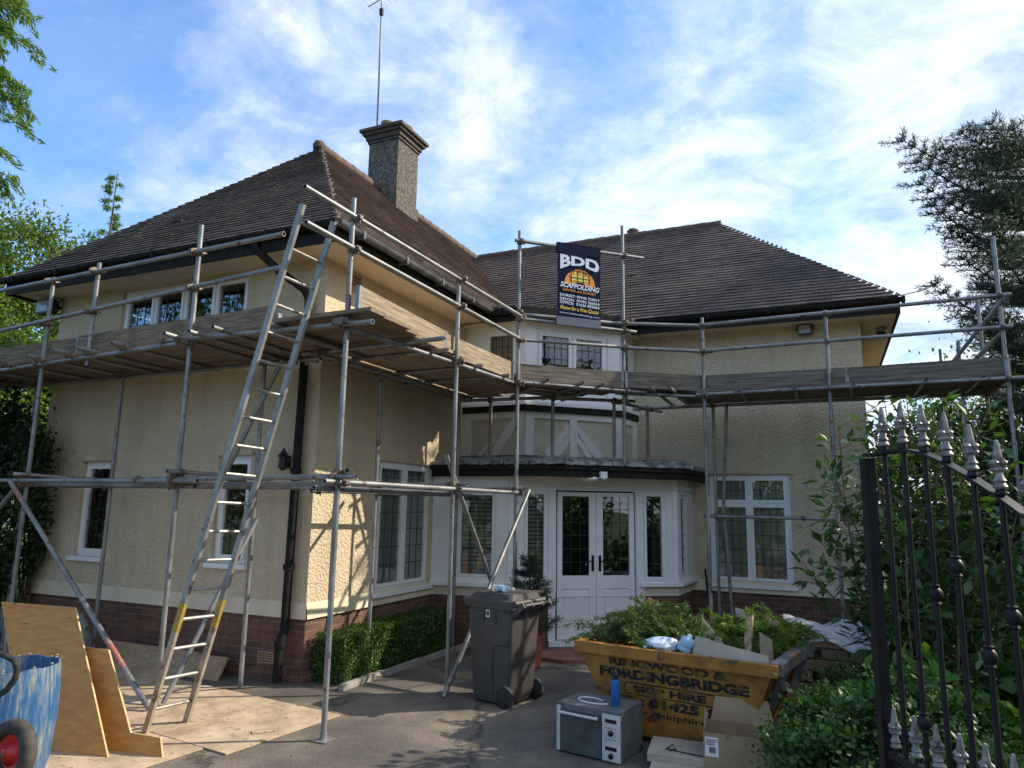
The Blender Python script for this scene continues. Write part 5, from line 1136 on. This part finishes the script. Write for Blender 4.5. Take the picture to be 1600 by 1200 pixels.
for k in range(NB):
    p = Vector((gd.x*(k+1), gd.y*(k+1), 0)); mb = MB(); mb.tube(p+Vector((0, 0, .10)), p+Vector((0, 0, gz(k)-.002)), .0088, 10)
    mb.lathe([(.0105, 0), (.015, .004), (.015, .016), (.012, .024)], p+Vector((0, 0, gz(k)+.008)), 10)
    if k in col: mb.lathe([(.009, -.034), (.016, -.03), (.012, -.022), (.021, -.012), (.023, 0), (.021, .012), (.012, .022), (.016, .03), (.009, .034)], p+Vector((0, 0, col[k])), 14)
    mb.build('bar', 'iron', gt, smooth=True)
    finial(p+Vector((0, 0, gz(k)+.030)))
    q = Vector((gd.x*(k+.5), gd.y*(k+.5), 0)); mb = MB(); mb.tube(q+Vector((0, 0, .1)), q+Vector((0, 0, 1.08)), .0065, 8); mb.build('dog_bar', 'iron', gt, smooth=True); finial(q+Vector((0, 0, 1.075)), .9)

# ---------------------------------------------------------------- plants
def blob_pts(c, rad, n, clumps=40, spread=.28, shell=.78, floor=None, seed=None):
    """leaf positions gathered in clumps over an ellipsoid, with outward directions"""
    c = np.array(c, float); rad = np.array(rad, float)
    d = rdir(clumps); rr_ = shell*(rng.uniform(.55, 1.12, clumps)**.6)[:, None]; K = d*rr_
    w = rng.dirichlet(np.ones(clumps)*3); idx = rng.choice(clumps, n, p=w)
    p = K[idx]+rng.normal(size=(n, 3))*spread*rng.uniform(.6, 1.2, (n, 1))*.62
    o = p/np.maximum(np.linalg.norm(p, axis=1, keepdims=True), 1e-6)
    q = c+p*rad; tone = np.clip(rng.normal(.38, .18, n)+.22*(rng.random(clumps)[idx]-.5)*2, 0, 1)
    if floor is not None:
        k = q[:, 2] > floor; q, o, tone = q[k], o[k], tone[k]
    return q, o, tone
def foliage(parent, name, material, q, o, tone, size, aspect=.5, outw=.55, up=.2, bend=.15):
    n = len(q); D = o*outw+rdir(n)*.8+np.array([0, 0, up]); Nn = o*.9+rdir(n)*.7+np.array([0, 0, .5])
    Ln = size*rng.uniform(.65, 1.3, n); return leaf_mesh(name, q, D, Nn, Ln, Ln*aspect*rng.uniform(.8, 1.2, n), tone, material, parent, bend)
def limbs(parent, base, tops, r0, name='trunk', m='bark'):
    mb = MB(); b = Vector(base)
    for k, t in enumerate(tops):
        t = Vector(t); mid = b.lerp(t, .45)+Vector((rng.uniform(-.1, .1), rng.uniform(-.1, .1), .15))*(t-b).length*.5
        mb.sweep([b, b.lerp(mid, .5), mid, mid.lerp(t, .55), t], [r0, r0*.85, r0*.6, r0*.38, r0*.12], 8)
    return mb.build(name, m, parent, smooth=True)
def tree(name, base, crown_c, crown_r, n, size, m, label, cat='tree', group=None, clumps=60, r0=.16, spread=.28, aspect=.5, shell=.78, ntop=7, floor=None):
    e = empty(name, base, 0, label, cat, group); bc = Vector(base); cc = np.array(crown_c)-np.array(base)
    tops = [tuple(cc+rdir(1, .5)[0]*np.array(crown_r)*.65) for _ in range(ntop)]
    limbs(e, (0, 0, 0), tops, r0)
    q, o, t = blob_pts(cc, crown_r, n, clumps, spread, shell, floor=None if floor is None else floor-base[2]); foliage(e, 'crown', m, q, o, t, size, aspect); return e

# clipped box hedge: leaves over a box-shaped volume
def box_hedge(name, x0, x1, y0, y1, z0, z1, n, size, m, loc, rz, label, cat='hedge'):
    e = empty(name, loc, rz, label, cat)
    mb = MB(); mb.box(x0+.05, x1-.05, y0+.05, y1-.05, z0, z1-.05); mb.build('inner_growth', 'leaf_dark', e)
    A = [((x1-x0)*(y1-y0), 2, z1), ((y1-y0)*(z1-z0), 0, x0), ((y1-y0)*(z1-z0), 0, x1), ((x1-x0)*(z1-z0), 1, y0), ((x1-x0)*(z1-z0), 1, y1)]
    tot = sum(a for a, _, _ in A); Q = []; Oo = []
    for a, axn, val in A:
        k = int(n*a/tot); p = np.column_stack([rng.uniform(x0, x1, k), rng.uniform(y0, y1, k), rng.uniform(z0, z1, k)])
        o = np.zeros((k, 3)); sg = -1 if val in (x0, y0) and axn != 2 else 1; o[:, axn] = sg
        p[:, axn] = val+sg*(rng.normal(0, .010, k)+.010*np.sin(p[:, (axn+1) % 3]*13)*np.sin(p[:, (axn+2) % 3]*11)-rng.exponential(.015, k)); Q.append(p); Oo.append(o)
    Q = np.vstack(Q); Oo = np.vstack(Oo); foliage(e, 'leaves', m, Q, Oo, np.clip(rng.normal(.4, .25, len(Q)), 0, 1), size, .6); return e
box_hedge('box_hedge', .06, .47, .10, 2.55, .02, .50, 30000, .024, 'leaf_box', (CX, CY, 0), -TH, 'low clipped box hedge along the foot of the right facing wall')

# round glossy bush in front of the skip
bu = empty('round_bush', (2.46, 4.82, 0), 0, 'rounded glossy green bush overlapping the cardboard box and skip', 'bush')
q, o, t = blob_pts((0, 0, .26), (.80, .87, .56), 36000, 220, .15, .95, floor=.0); foliage(bu, 'leaves', 'leaf_bush', q, o, t, .043, .58)
mb = MB()
for k in range(22): d = rdir(1, 1.2)[0]; mb.sweep([(0, 0, 0), tuple(d*.35), tuple(d*.72)], [.012, .008, .003], 6)
mb.build('stem', 'twig', bu)
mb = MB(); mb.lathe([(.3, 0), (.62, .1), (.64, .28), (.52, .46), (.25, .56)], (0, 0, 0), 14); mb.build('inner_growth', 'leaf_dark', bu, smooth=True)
hb = empty('low_shrub', (3.3, 6.5, 0), 0, 'low fine leaved shrub between the plastic sheet and the round bush', 'shrub')
q, o, t = blob_pts((0, 0, .25), (.75, .6, .38), 7000, 70, .2, .9, floor=.0); foliage(hb, 'leaves', 'leaf_box', q, o, t, .045, .35)
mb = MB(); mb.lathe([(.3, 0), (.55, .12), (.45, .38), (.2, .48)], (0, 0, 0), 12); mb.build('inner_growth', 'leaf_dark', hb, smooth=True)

# tall open shrub with big oval leaves behind the gate
def leafy_stem(e, base, top, nl, leaf, side=.28, name='stem'):
    b, t = Vector(base), Vector(top); bow = Vector((rng.uniform(-.15, .15), rng.uniform(-.15, .15), 0)); mb = MB()
    P_ = [b.lerp(t, s)+bow*math.sin(s*math.pi) for s in np.linspace(0, 1, 8)]; mb.sweep(P_, [.014-.0015*i for i in range(8)], 6)
    C = []; D = []; Nn = []
    for i in range(nl):
        s = .18+.82*(i+rng.random())/nl; k = min(int(s*7), 6); p = P_[k].lerp(P_[k+1], s*7-k)
        az = i*2.4+rng.uniform(-.4, .4); d = Vector((math.cos(az), math.sin(az), rng.uniform(.1, .7))).normalized(); sl = side*rng.uniform(.1, 1.0)*(1.1-s*.6)
        tip = p+d*sl
        if sl > .09: mb.tube(p, tip, .004, 5, .002)
        for m_ in range(3 if sl > .12 else 1):
            dd = np.array(d)*.7+rdir(1, .2)[0]*.8; C.append(np.array(tip)+dd/np.linalg.norm(dd)*leaf*.5+rng.normal(size=3)*.02); D.append(dd); Nn.append(np.array([0, 0, 1.])+rdir(1)[0]*.6)
    mb.build(name, 'twig', e, smooth=True); return C, D, Nn
sh_ = empty('leafy_shrub', (3.35, 6.0, 0), 0, 'tall open shrub with large oval leaves behind the iron gate', 'shrub')
C = []; D = []; Nn = []
tops = [(-.42, .3, 2.65), (-.25, .15, 2.75), (-.1, .1, 2.85), (.15, .2, 2.9), (.35, .1, 2.85), (.6, .0, 2.8), (-.5, .35, 2.3), (-.75, .25, 1.75), (-.85, .3, 1.5), (-.6, .1, 2.0), (.8, .1, 2.8), (.2, -.1, 2.5), (-.3, -.05, 2.4), (1.0, .2, 2.6), (.5, .3, 2.9), (0, .4, 2.7), (.9, -.1, 2.2), (.4, -.2, 2.0), (-.15, -.2, 1.9), (.7, -.3, 1.6)]
for tp in tops:
    a, b_, c_ = leafy_stem(sh_, (rng.uniform(-.15, .5), rng.uniform(-.2, .2), 0), tp, 64, .15); C += a; D += b_; Nn += c_
nL = len(C); Ls = .15*rng.uniform(.6, 1.25, nL); leaf_mesh('leaves', np.array(C), np.array(D), np.array(Nn), Ls, Ls*.44, np.clip(rng.normal(.42, .25, nL), 0, 1), 'leaf_laurel', sh_, .15)

# broad-leaved plants at the right (lit patches behind the gate)
for k, (x, y, rx, ry, rz_, n, lab) in enumerate(((3.55, 4.85, .75, .55, .46, 900, 'sunlit light green hydrangea clump low behind the gate bars'), (2.85, 5.30, .5, .4, .55, 380, 'shaded hydrangea clump between the round bush and the gate'), (4.6, 5.6, .8, .6, .75, 900, 'taller hydrangea clump at the right edge behind the gate'))):
    e = empty('hydrangea', (x, y, 0), 0, lab, 'plant', 'hydrangea clumps behind the gate'); q, o, t = blob_pts((0, 0, rz_*.7), (rx, ry, rz_), n, 40, .25, .85, floor=.02); foliage(e, 'leaves', 'leaf_hydrangea', q, o, t, .15, .62, .9, .1, .3)
    mb = MB()
    for j in range(14): d = rdir(1, 1.5)[0]; mb.tube((0, 0, 0), tuple(d*np.array([rx, ry, rz_*1.3])*.8), .008, 6, .004)
    mb.build('stem', 'twig', e)

# dark garden growth beyond the house end
tree('evergreen_shrub', (6.3, 9.0, 0), (6.3, 9.0, 1.5), (.85, .9, 1.7), 5200, .12, 'leaf_dark', 'dark evergreen shrub under the right end of the scaffold deck', 'shrub', 'dark shrubs beyond the gate', 60, .06, .22, .5, .85, floor=.05)
tree('evergreen_shrub', (8.6, 10.6, 0), (8.6, 10.6, 2.0), (1.6, 1.5, 2.3), 9000, .14, 'leaf_dark', 'broad dark evergreen shrub behind the right end post', 'shrub', 'dark shrubs beyond the gate', 80, .08, .2, .5, .85, floor=.05)
tree('evergreen_shrub', (5.6, 7.2, 0), (5.6, 7.2, .9), (1.0, .8, 1.2), 4500, .10, 'leaf_laurel', 'mid green shrub behind the taller hydrangea clump', 'shrub', 'dark shrubs beyond the gate', 60, .05, .22, .5, .85, floor=.02)
tree('evergreen_shrub', (4.3, 7.4, 0), (4.3, 7.4, .7), (.7, .7, 1.0), 3500, .09, 'leaf_dark', 'low dark shrub between the leafy stems and the house wall', 'shrub', 'dark shrubs beyond the gate', 50, .05, .22, .5, .85, floor=.02)
tree('broadleaf_tree', (12.5, 17, 0), (12.5, 17, 3.6), (3.0, 3, 3.2), 24000, .12, 'leaf_tree', 'distant green tree seen through the right end of the scaffold', 'tree', None, 70, .2, .24)
for x, y, rx, h_, lab in ((9.5, 15.0, 2.2, 4.2, 'tall garden hedge tree beyond the shrubs, nearest the house end'), (13.5, 14.0, 2.6, 4.8, 'tall garden hedge tree beyond the shrubs, second from the house end'), (17.5, 12.0, 2.8, 5.0, 'tall garden hedge tree beyond the shrubs, farthest from the house')):
    tree('hedge_tree', (x, y, 0), (x, y, h_*.5), (rx, 1.6, h_*.55), 7000, .2, 'leaf_dark', lab, 'tree', 'hedge trees at the end of the garden', 70, .12, .2, .55, .88, floor=.05)
# trees at the right that shade the drive
tree('broadleaf_tree', (8.9, 7.1, 0), (8.9, 7.0, 3.1), (2.1, 2.8, 2.45), 8000, .23, 'leaf_tree', 'bushy tree right of the gate shading the skip', 'tree', 'trees shading the drive', 80, .18, .22, .55, .85)
tree('broadleaf_tree', (9.4, 3.2, 0), (9.4, 3.2, 3.6), (2.3, 2.5, 2.9), 8000, .24, 'leaf_tree', 'bushy tree right of the camera shading the foreground', 'tree', 'trees shading the drive', 80, .2, .22, .55, .85)

# pine ----------------------------------------------------------------------
def needles_branch(mb, NB, p0, p1, tufts, side, nl, droop=.12, sub=True):
    """one bough: wood into mb, needle tufts appended to NB (C,D)"""
    p0, p1 = Vector(p0), Vector(p1); d = p1-p0; ln = d.length
    P_ = [p0+d*s+Vector((0, 0, -droop*ln*math.sin(s*math.pi*.9))) for s in np.linspace(0, 1, 9)]
    mb.sweep(P_, [.05*(1-s*.9)*min(1, ln/3) for s in np.linspace(0, 1, 9)], 6)
    ax_ = d.normalized(); sd_ = ax_.cross(Vector((0, 0, 1))).normalized()
    for i in range(tufts):
        s = .22+.78*(i+.5)/tufts; k = min(int(s*8), 7); p = P_[k].lerp(P_[k+1], s*8-k)
        for sg in (-1, 1, 0):
            L_ = side*(1.15-s*.75)*rng.uniform(.5, 1.1) if sg else .1
            dv = (ax_*.85+sd_*sg*.9+Vector((0, 0, rng.uniform(-.04, .07)))).normalized(); e = p+dv*L_
            mb.tube(p, e, .011, 5, .004)
            m_ = max(2, int(L_/.075))
            for j in range(m_):
                c = p.lerp(e, (j+.6)/m_); NB.append((c, dv))
def needle_mesh(e, NB, nl, length, width, m, fan=.9):
    Cn = np.repeat(np.array([list(c) for c, _ in NB]), nl, axis=0); Dn = np.repeat(np.array([list(d) for _, d in NB]), nl, axis=0)
    n = len(Cn); D = Dn*.8+rdir(n, .25)*fan; Dl = D/np.linalg.norm(D, axis=1, keepdims=True); Ls = length*rng.uniform(.7, 1.2, n)
    tone = np.clip(np.repeat(rng.normal(.42, .22, len(NB)), nl)+rng.normal(0, .1, n), 0, 1)
    return leaf_mesh('needles', Cn+Dl*Ls[:, None]*.45+rng.normal(size=(n, 3))*.02, D, rdir(n), Ls, width, tone, m, e)
pn_ = empty('pine_tree', (9.9, 12.2, 0), 0, 'dark blue green pine with layered boughs at the right edge', 'tree')
mb = MB(); mb.sweep([(0, 0, 0), (.05, 0, 3), (0, .05, 5.5), (.05, 0, 7.8), (0, 0, 9.3)], [.30, .25, .19, .11, .03], 10); mb.build('trunk', 'bark', pn_, smooth=True)
mb = MB(); NB = []
def pxw(x, y, dist):      # bough tips measured off the photograph, set at their own distance
    d = cam.matrix_world.to_3x3() @ Vector(((x-800)/FPX, -(y-600)/FPX, -1.0)); return Vector((0, 0, 1.9))+d*dist
tips = [(1404, 206, 12.6), (1430, 238, 12.2), (1433, 272, 12.0), (1450, 306, 11.8), (1484, 350, 12.2), (1500, 392, 11.9), (1453, 430, 11.6), (1512, 482, 11.5), (1470, 224, 13.2), (1500, 200, 12.8), (1545, 185, 12.4), (1520, 262, 11.6), (1540, 330, 11.3), (1530, 440, 12.6), (1560, 380, 11.0), (1545, 478, 11.4), (1578, 528, 11.5), (1580, 190, 11.6), (1560, 300, 12.8), (1500, 290, 12.9), (1570, 560, 11.8), (1575, 610, 12.0)]
for x, y, ds in tips:
    p1 = pxw(x, y, ds)-Vector((9.9, 12.2, 0)); needles_branch(mb, NB, (0, 0, p1.z-.2-.10*p1.xy.length), p1, 12, .85, 0)
for k in range(34):
    az = rng.uniform(-1.7, 1.7); h = rng.uniform(2.4, 9.0); ln = (.9+1.0*min(1, (9.4-h)/3))*rng.uniform(.75, 1.1)*(1.5 if abs(az) < 1.3 else 1)
    needles_branch(mb, NB, (0, 0, h-.3), (ln*math.cos(az), ln*math.sin(az), h+ln*.12), 8, .8, 0)
mb.build('bough', 'bark', pn_); needle_mesh(pn_, NB, 18, .105, .013, 'needle_pine', 1.0)

# potted spruce by the door
pp = empty('potted_spruce', (.25, 8.92, 0), .2, 'small spruce growing in a ribbed terracotta pot beside the white doors', 'plant')
mb = MB(); prof = [(.135, 0), (.14, .01)]
for i in range(14): z = .02+i*.022; r = .142+.042*z/.36; prof += [(r, z), (r+.007, z+.011)]
prof += [(.185, .335), (.20, .34), (.20, .385), (.178, .385), (.17, .33), (.02, .33)]
mb.lathe(prof, (0, 0, 0), 28); mb.build('pot', 'terracotta', pp, smooth=True)
mb = MB(); NB = []; mb.sweep([(0, 0, .3), (.01, 0, .9), (0, .01, 1.32)], [.02, .012, .005], 8)
for k in range(6):
    h = .46+k*.145; ln = .46-.070*k; nb = 7 if k < 5 else 5
    for j in range(nb):
        az = j*2*math.pi/nb+k*.5; d = Vector((math.cos(az), math.sin(az), .28)).normalized(); p0 = Vector((0, 0, h+rng.uniform(-.05, .05))); d = (d+Vector((0, 0, rng.uniform(-.15, .3)))).normalized(); p1 = p0+d*ln*rng.uniform(.65, 1.15); mb.tube(p0, p1, .007, 5, .003)
        m_ = int(ln/.028)
        for i in range(m_): NB.append((p0.lerp(p1, .15+.85*(i+1)/m_), d))
        for sg in (-1, 1):
            for s in (.45, .7):
                b0 = p0.lerp(p1, s); dd = (d+d.cross(Vector((0, 0, 1)))*sg*.9).normalized(); b1 = b0+dd*ln*.33; mb.tube(b0, b1, .004, 5, .002)
                for i in range(4): NB.append((b0.lerp(b1, (i+1)/4), dd))
for i in range(10): NB.append((Vector((0, 0, 1.0+i*.034)), Vector((0, 0, 1))))
mb.build('trunk', 'bark', pp); needle_mesh(pp, NB, 12, .040, .0065, 'needle_spruce', 1.1)

# conifer clippings in the skip
def frond(NB, p, d, ln, n):
    for i in range(n):
        s = (i+1)/n; q = Vector(p)+Vector(d)*ln*s+Vector((0, 0, -.35*ln*s*s)); NB.append((q, Vector(d)*(1-.3*s)+Vector((0, 0, -.5*s))))
def clip_pile(c, rad, nf, label, m='clipping'):
    o0 = M_ @ Vector(c); e = empty('conifer_clipping', o0, sa, label, 'branches', 'conifer branches thrown in the skip'); NB = []; mb = MB()
    for k in range(nf):
        p = rng.normal(size=3)*.42; p = Vector((p[0]*rad[0], p[1]*rad[1], abs(p[2])*rad[2]-.05)); az = rng.uniform(0, 6.28); d = Vector((math.cos(az), math.sin(az), rng.uniform(.0, .75))).normalized()
        ln = rng.uniform(.16, .34); frond(NB, p, d, ln, 7); mb.tube(p, p+d*ln*.7, .004, 5, .002)
    mb.build('twig', 'twig', e); Cn = np.repeat(np.array([list(c_) for c_, _ in NB]), 9, axis=0); Dn = np.repeat(np.array([list(d_) for _, d_ in NB]), 9, axis=0); n = len(Cn)
    D = Dn*1.0+rdir(n)*.75; Ls = .075*rng.uniform(.6, 1.2, n); leaf_mesh('foliage', Cn+rng.normal(size=(n, 3))*.012, D, rdir(n), Ls, .010, np.clip(np.repeat(rng.normal(.45, .22, len(NB)), 9), 0, 1), m, e); return e
clip_pile((.38, .62, .75), (.34, .46, .30), 190, 'bright green heap of feathery clippings at the left end of the skip')
clip_pile((.10, .45, .78), (.12, .2, .12), 16, 'single drooping frond hanging over the left rim of the skip')
clip_pile((.74, .74, .72), (.36, .42, .22), 170, 'dark feathery clippings in the middle of the skip')
clip_pile((1.25, .95, .74), (.44, .36, .26), 200, 'dark heap of feathery clippings at the far right of the skip', 'needle_cypress')
clip_pile((.95, 1.08, .72), (.45, .25, .18), 110, 'loose feathery clippings along the far rim of the skip')
mb = MB(); mb.lathe([(.30, 0), (.45, .2), (.3, .3), (.05, .34)], (0, 0, 0), 12); 
# left: climber on the wall, trees behind, cypress by the camera side
e = empty('wall_climber', (*W(-4.55, -.30)[:2], 0), -TH, 'dark bushy climber covering the left end of the wall', 'climber')
q, o, t = blob_pts((-.35, .0, 1.95), (.92, .42, 1.45), 9000, 90, .2, .85, floor=.25); foliage(e, 'leaves', 'leaf_dark', q, o, t, .075, .6)
mb = MB()
for k in range(10): mb.sweep([(-.3+rng.uniform(-.3, .5), .15, 0), (-.3+rng.uniform(-.4, .6), .22, 1.2), (-.3+rng.uniform(-.5, .7), .2, 2.6)], [.02, .014, .006], 6)
mb.build('stem', 'bark', e)
tree('evergreen_shrub', (-8.2, 9.6, 0), (-8.2, 9.6, 1.7), (1.5, 1.2, 2.0), 7000, .12, 'leaf_dark', 'dark shrub left of the house under the scaffold deck', 'shrub', None, 70, .08, .2, .5, .85, floor=.05)
tree('broadleaf_tree', (-14.9, 19.5, 0), (-14.9, 19.5, 5.2), (4.5, 4.0, 4.7), 60000, .14, 'leaf_tree', 'large round tree beyond the left end of the roof', 'tree', 'trees beyond the left end of the house', 200, .3, .12, .55, .92)
tree('broadleaf_tree', (-10.9, 17.5, 0), (-10.9, 17.5, 5.0), (2.2, 2.4, 3.2), 30000, .12, 'leaf_lime', 'lighter green tree just above the left eave', 'tree', 'trees beyond the left end of the house', 80, .2, .2, .55, .88)
tree('broadleaf_tree', (-10.5, 12.2, 0), (-10.3, 12.2, 3.7), (2.1, 1.6, 2.5), 24000, .095, 'leaf_lime', 'bright yellow green tree behind the left guard rails', 'tree', 'trees beyond the left end of the house', 80, .14, .2, .55, .88)
cn = empty('slender_conifer', (-9.75, 16.2, 0), 0, 'thin pointed conifer tip rising above the left roof slope', 'tree'); mb = MB(); NB = []
mb.sweep([(0, 0, 0), (0, 0, 6), (.03, 0, 9.75)], [.10, .05, .008], 8)
for k in range(26):
    h = 6.6+k*.12; ln = (.50-.40*(k/26))*rng.uniform(.5, 1.2)
    for j in range(2): az = rng.uniform(0, 6.28); needles_branch(mb, NB, (0, 0, h), (ln*math.cos(az), ln*math.sin(az), h-ln*.05), 2, .10, 0)
mb.build('trunk', 'bark', cn); needle_mesh(cn, NB, 6, .11, .016, 'needle_cypress')
cy = empty('cypress_tree', (-7.15, 6.6, 0), 0, 'green cypress with hanging sprays at the top left edge', 'tree'); NB = []; mb = MB()
mb.sweep([(0, 0, 0), (0, 0, 5), (0, 0, 11)], [.25, .18, .05], 10)
for k in range(230):
    az = rng.uniform(-1.9, 1.9); h = rng.uniform(5.6, 10.5); ln = (1.30 if rng.random() < .9 else 1.6)*rng.uniform(.8, 1.05)*(1 if h > 5.5 else .75)
    p1 = Vector((ln*math.cos(az), ln*math.sin(az), h)); mb.tube((0, 0, h+.2), p1, .016, 5, .005); frond(NB, p1*.62+Vector((0, 0, h*.38)), Vector((math.cos(az), math.sin(az), .1)), ln*.62, 9); frond(NB, p1, Vector((math.cos(az+.5), math.sin(az+.5), -.2)), .3, 6); frond(NB, p1, Vector((math.cos(az-.5), math.sin(az-.5), -.3)), .28, 6)
for tip, b_ in (((62, 190), (-30, 120)), ((60, 148), (-20, 100)), ((40, 288), (-60, 240)), ((48, 40), (-20, -60)), ((20, 292), (-50, 262))):
    p1 = pxw(*tip, 8.2)-Vector((-7.15, 6.6, 0)); p0 = pxw(*b_, 8.6)-Vector((-7.15, 6.6, 0)); d = p1-p0; mb.tube((0, 0, p0.z-.3), p0, .02, 5, .012); mb.tube(p0, p0.lerp(p1, .8), .012, 5, .004)
    for s in np.linspace(.1, .8, 9): frond(NB, p0.lerp(p1, s), (d.normalized()+Vector(rdir(1)[0])*.5+Vector((0, 0, -.3))).normalized(), .24, 6)
mb.build('trunk', 'bark', cy)
Cn = np.repeat(np.array([list(c_) for c_, _ in NB]), 8, axis=0); Dn = np.repeat(np.array([list(d_) for _, d_ in NB]), 8, axis=0); n = len(Cn); D = Dn+rdir(n)*.7; Ls = .12*rng.uniform(.6, 1.2, n)
leaf_mesh('foliage', Cn+rng.normal(size=(n, 3))*.02, D, rdir(n), Ls, .018, np.clip(np.repeat(rng.normal(.45, .22, len(NB)), 8), 0, 1), 'needle_cypress', cy)
# trees behind the viewer, mirrored in the window panes
for k, (x, y, lab) in enumerate(((-8, -9, 'tree across the road on the left, mirrored in the panes'), (1, -13, 'tree across the road facing the house doors, mirrored in the panes'), (9, -9, 'tree across the road on the right, mirrored in the panes'))):
    tree('broadleaf_tree', (x, y, 0), (x, y, 3.6), (4.2, 3.6, 3.5), 5000, .45, 'leaf_tree', lab, 'tree', 'trees across the road', 60, .25, .25, .55, .85, floor=.1)
tree('broadleaf_tree', (-14.8, 5.4, 0), (-14.8, 5.4, 4.6), (2.4, 2.8, 4.3), 9000, .26, 'leaf_tree', 'tree at the left of the drive, mirrored in the upstairs panes', 'tree', None, 70, .2, .22, .55, .85, floor=.1)
# overhead cable from the eave into the pine
mb = MB(); p0, p1 = W(6.32, 4.8, 4.96), pxw(1475, 437, 12.0); mb.sweep([p0, p0.lerp(p1, .5)+Vector((0, 0, -.05)), p1], .008, 6); tag(mb.build('overhead_cable', 'cable'), 'thin overhead cable from the right eave to the pine', 'cable')
# fallen leaves and grit on the drive
n = 420; pxy = np.column_stack([rng.uniform(-3.5, 2.2, n), rng.uniform(4.6, 10.2, n), np.full(n, .006)]); dd = rdir(n); dd[:, 2] *= .1
lo2 = leaf_mesh('leaf_litter', pxy, dd, np.tile([0, 0, 1.], (n, 1))+rdir(n)*.3, rng.uniform(.010, .035, n), rng.uniform(.006, .018, n), rng.random(n), 'dry_leaf'); tag(lo2, 'scattered dry leaves and grit on the drive', 'litter', kind='stuff')
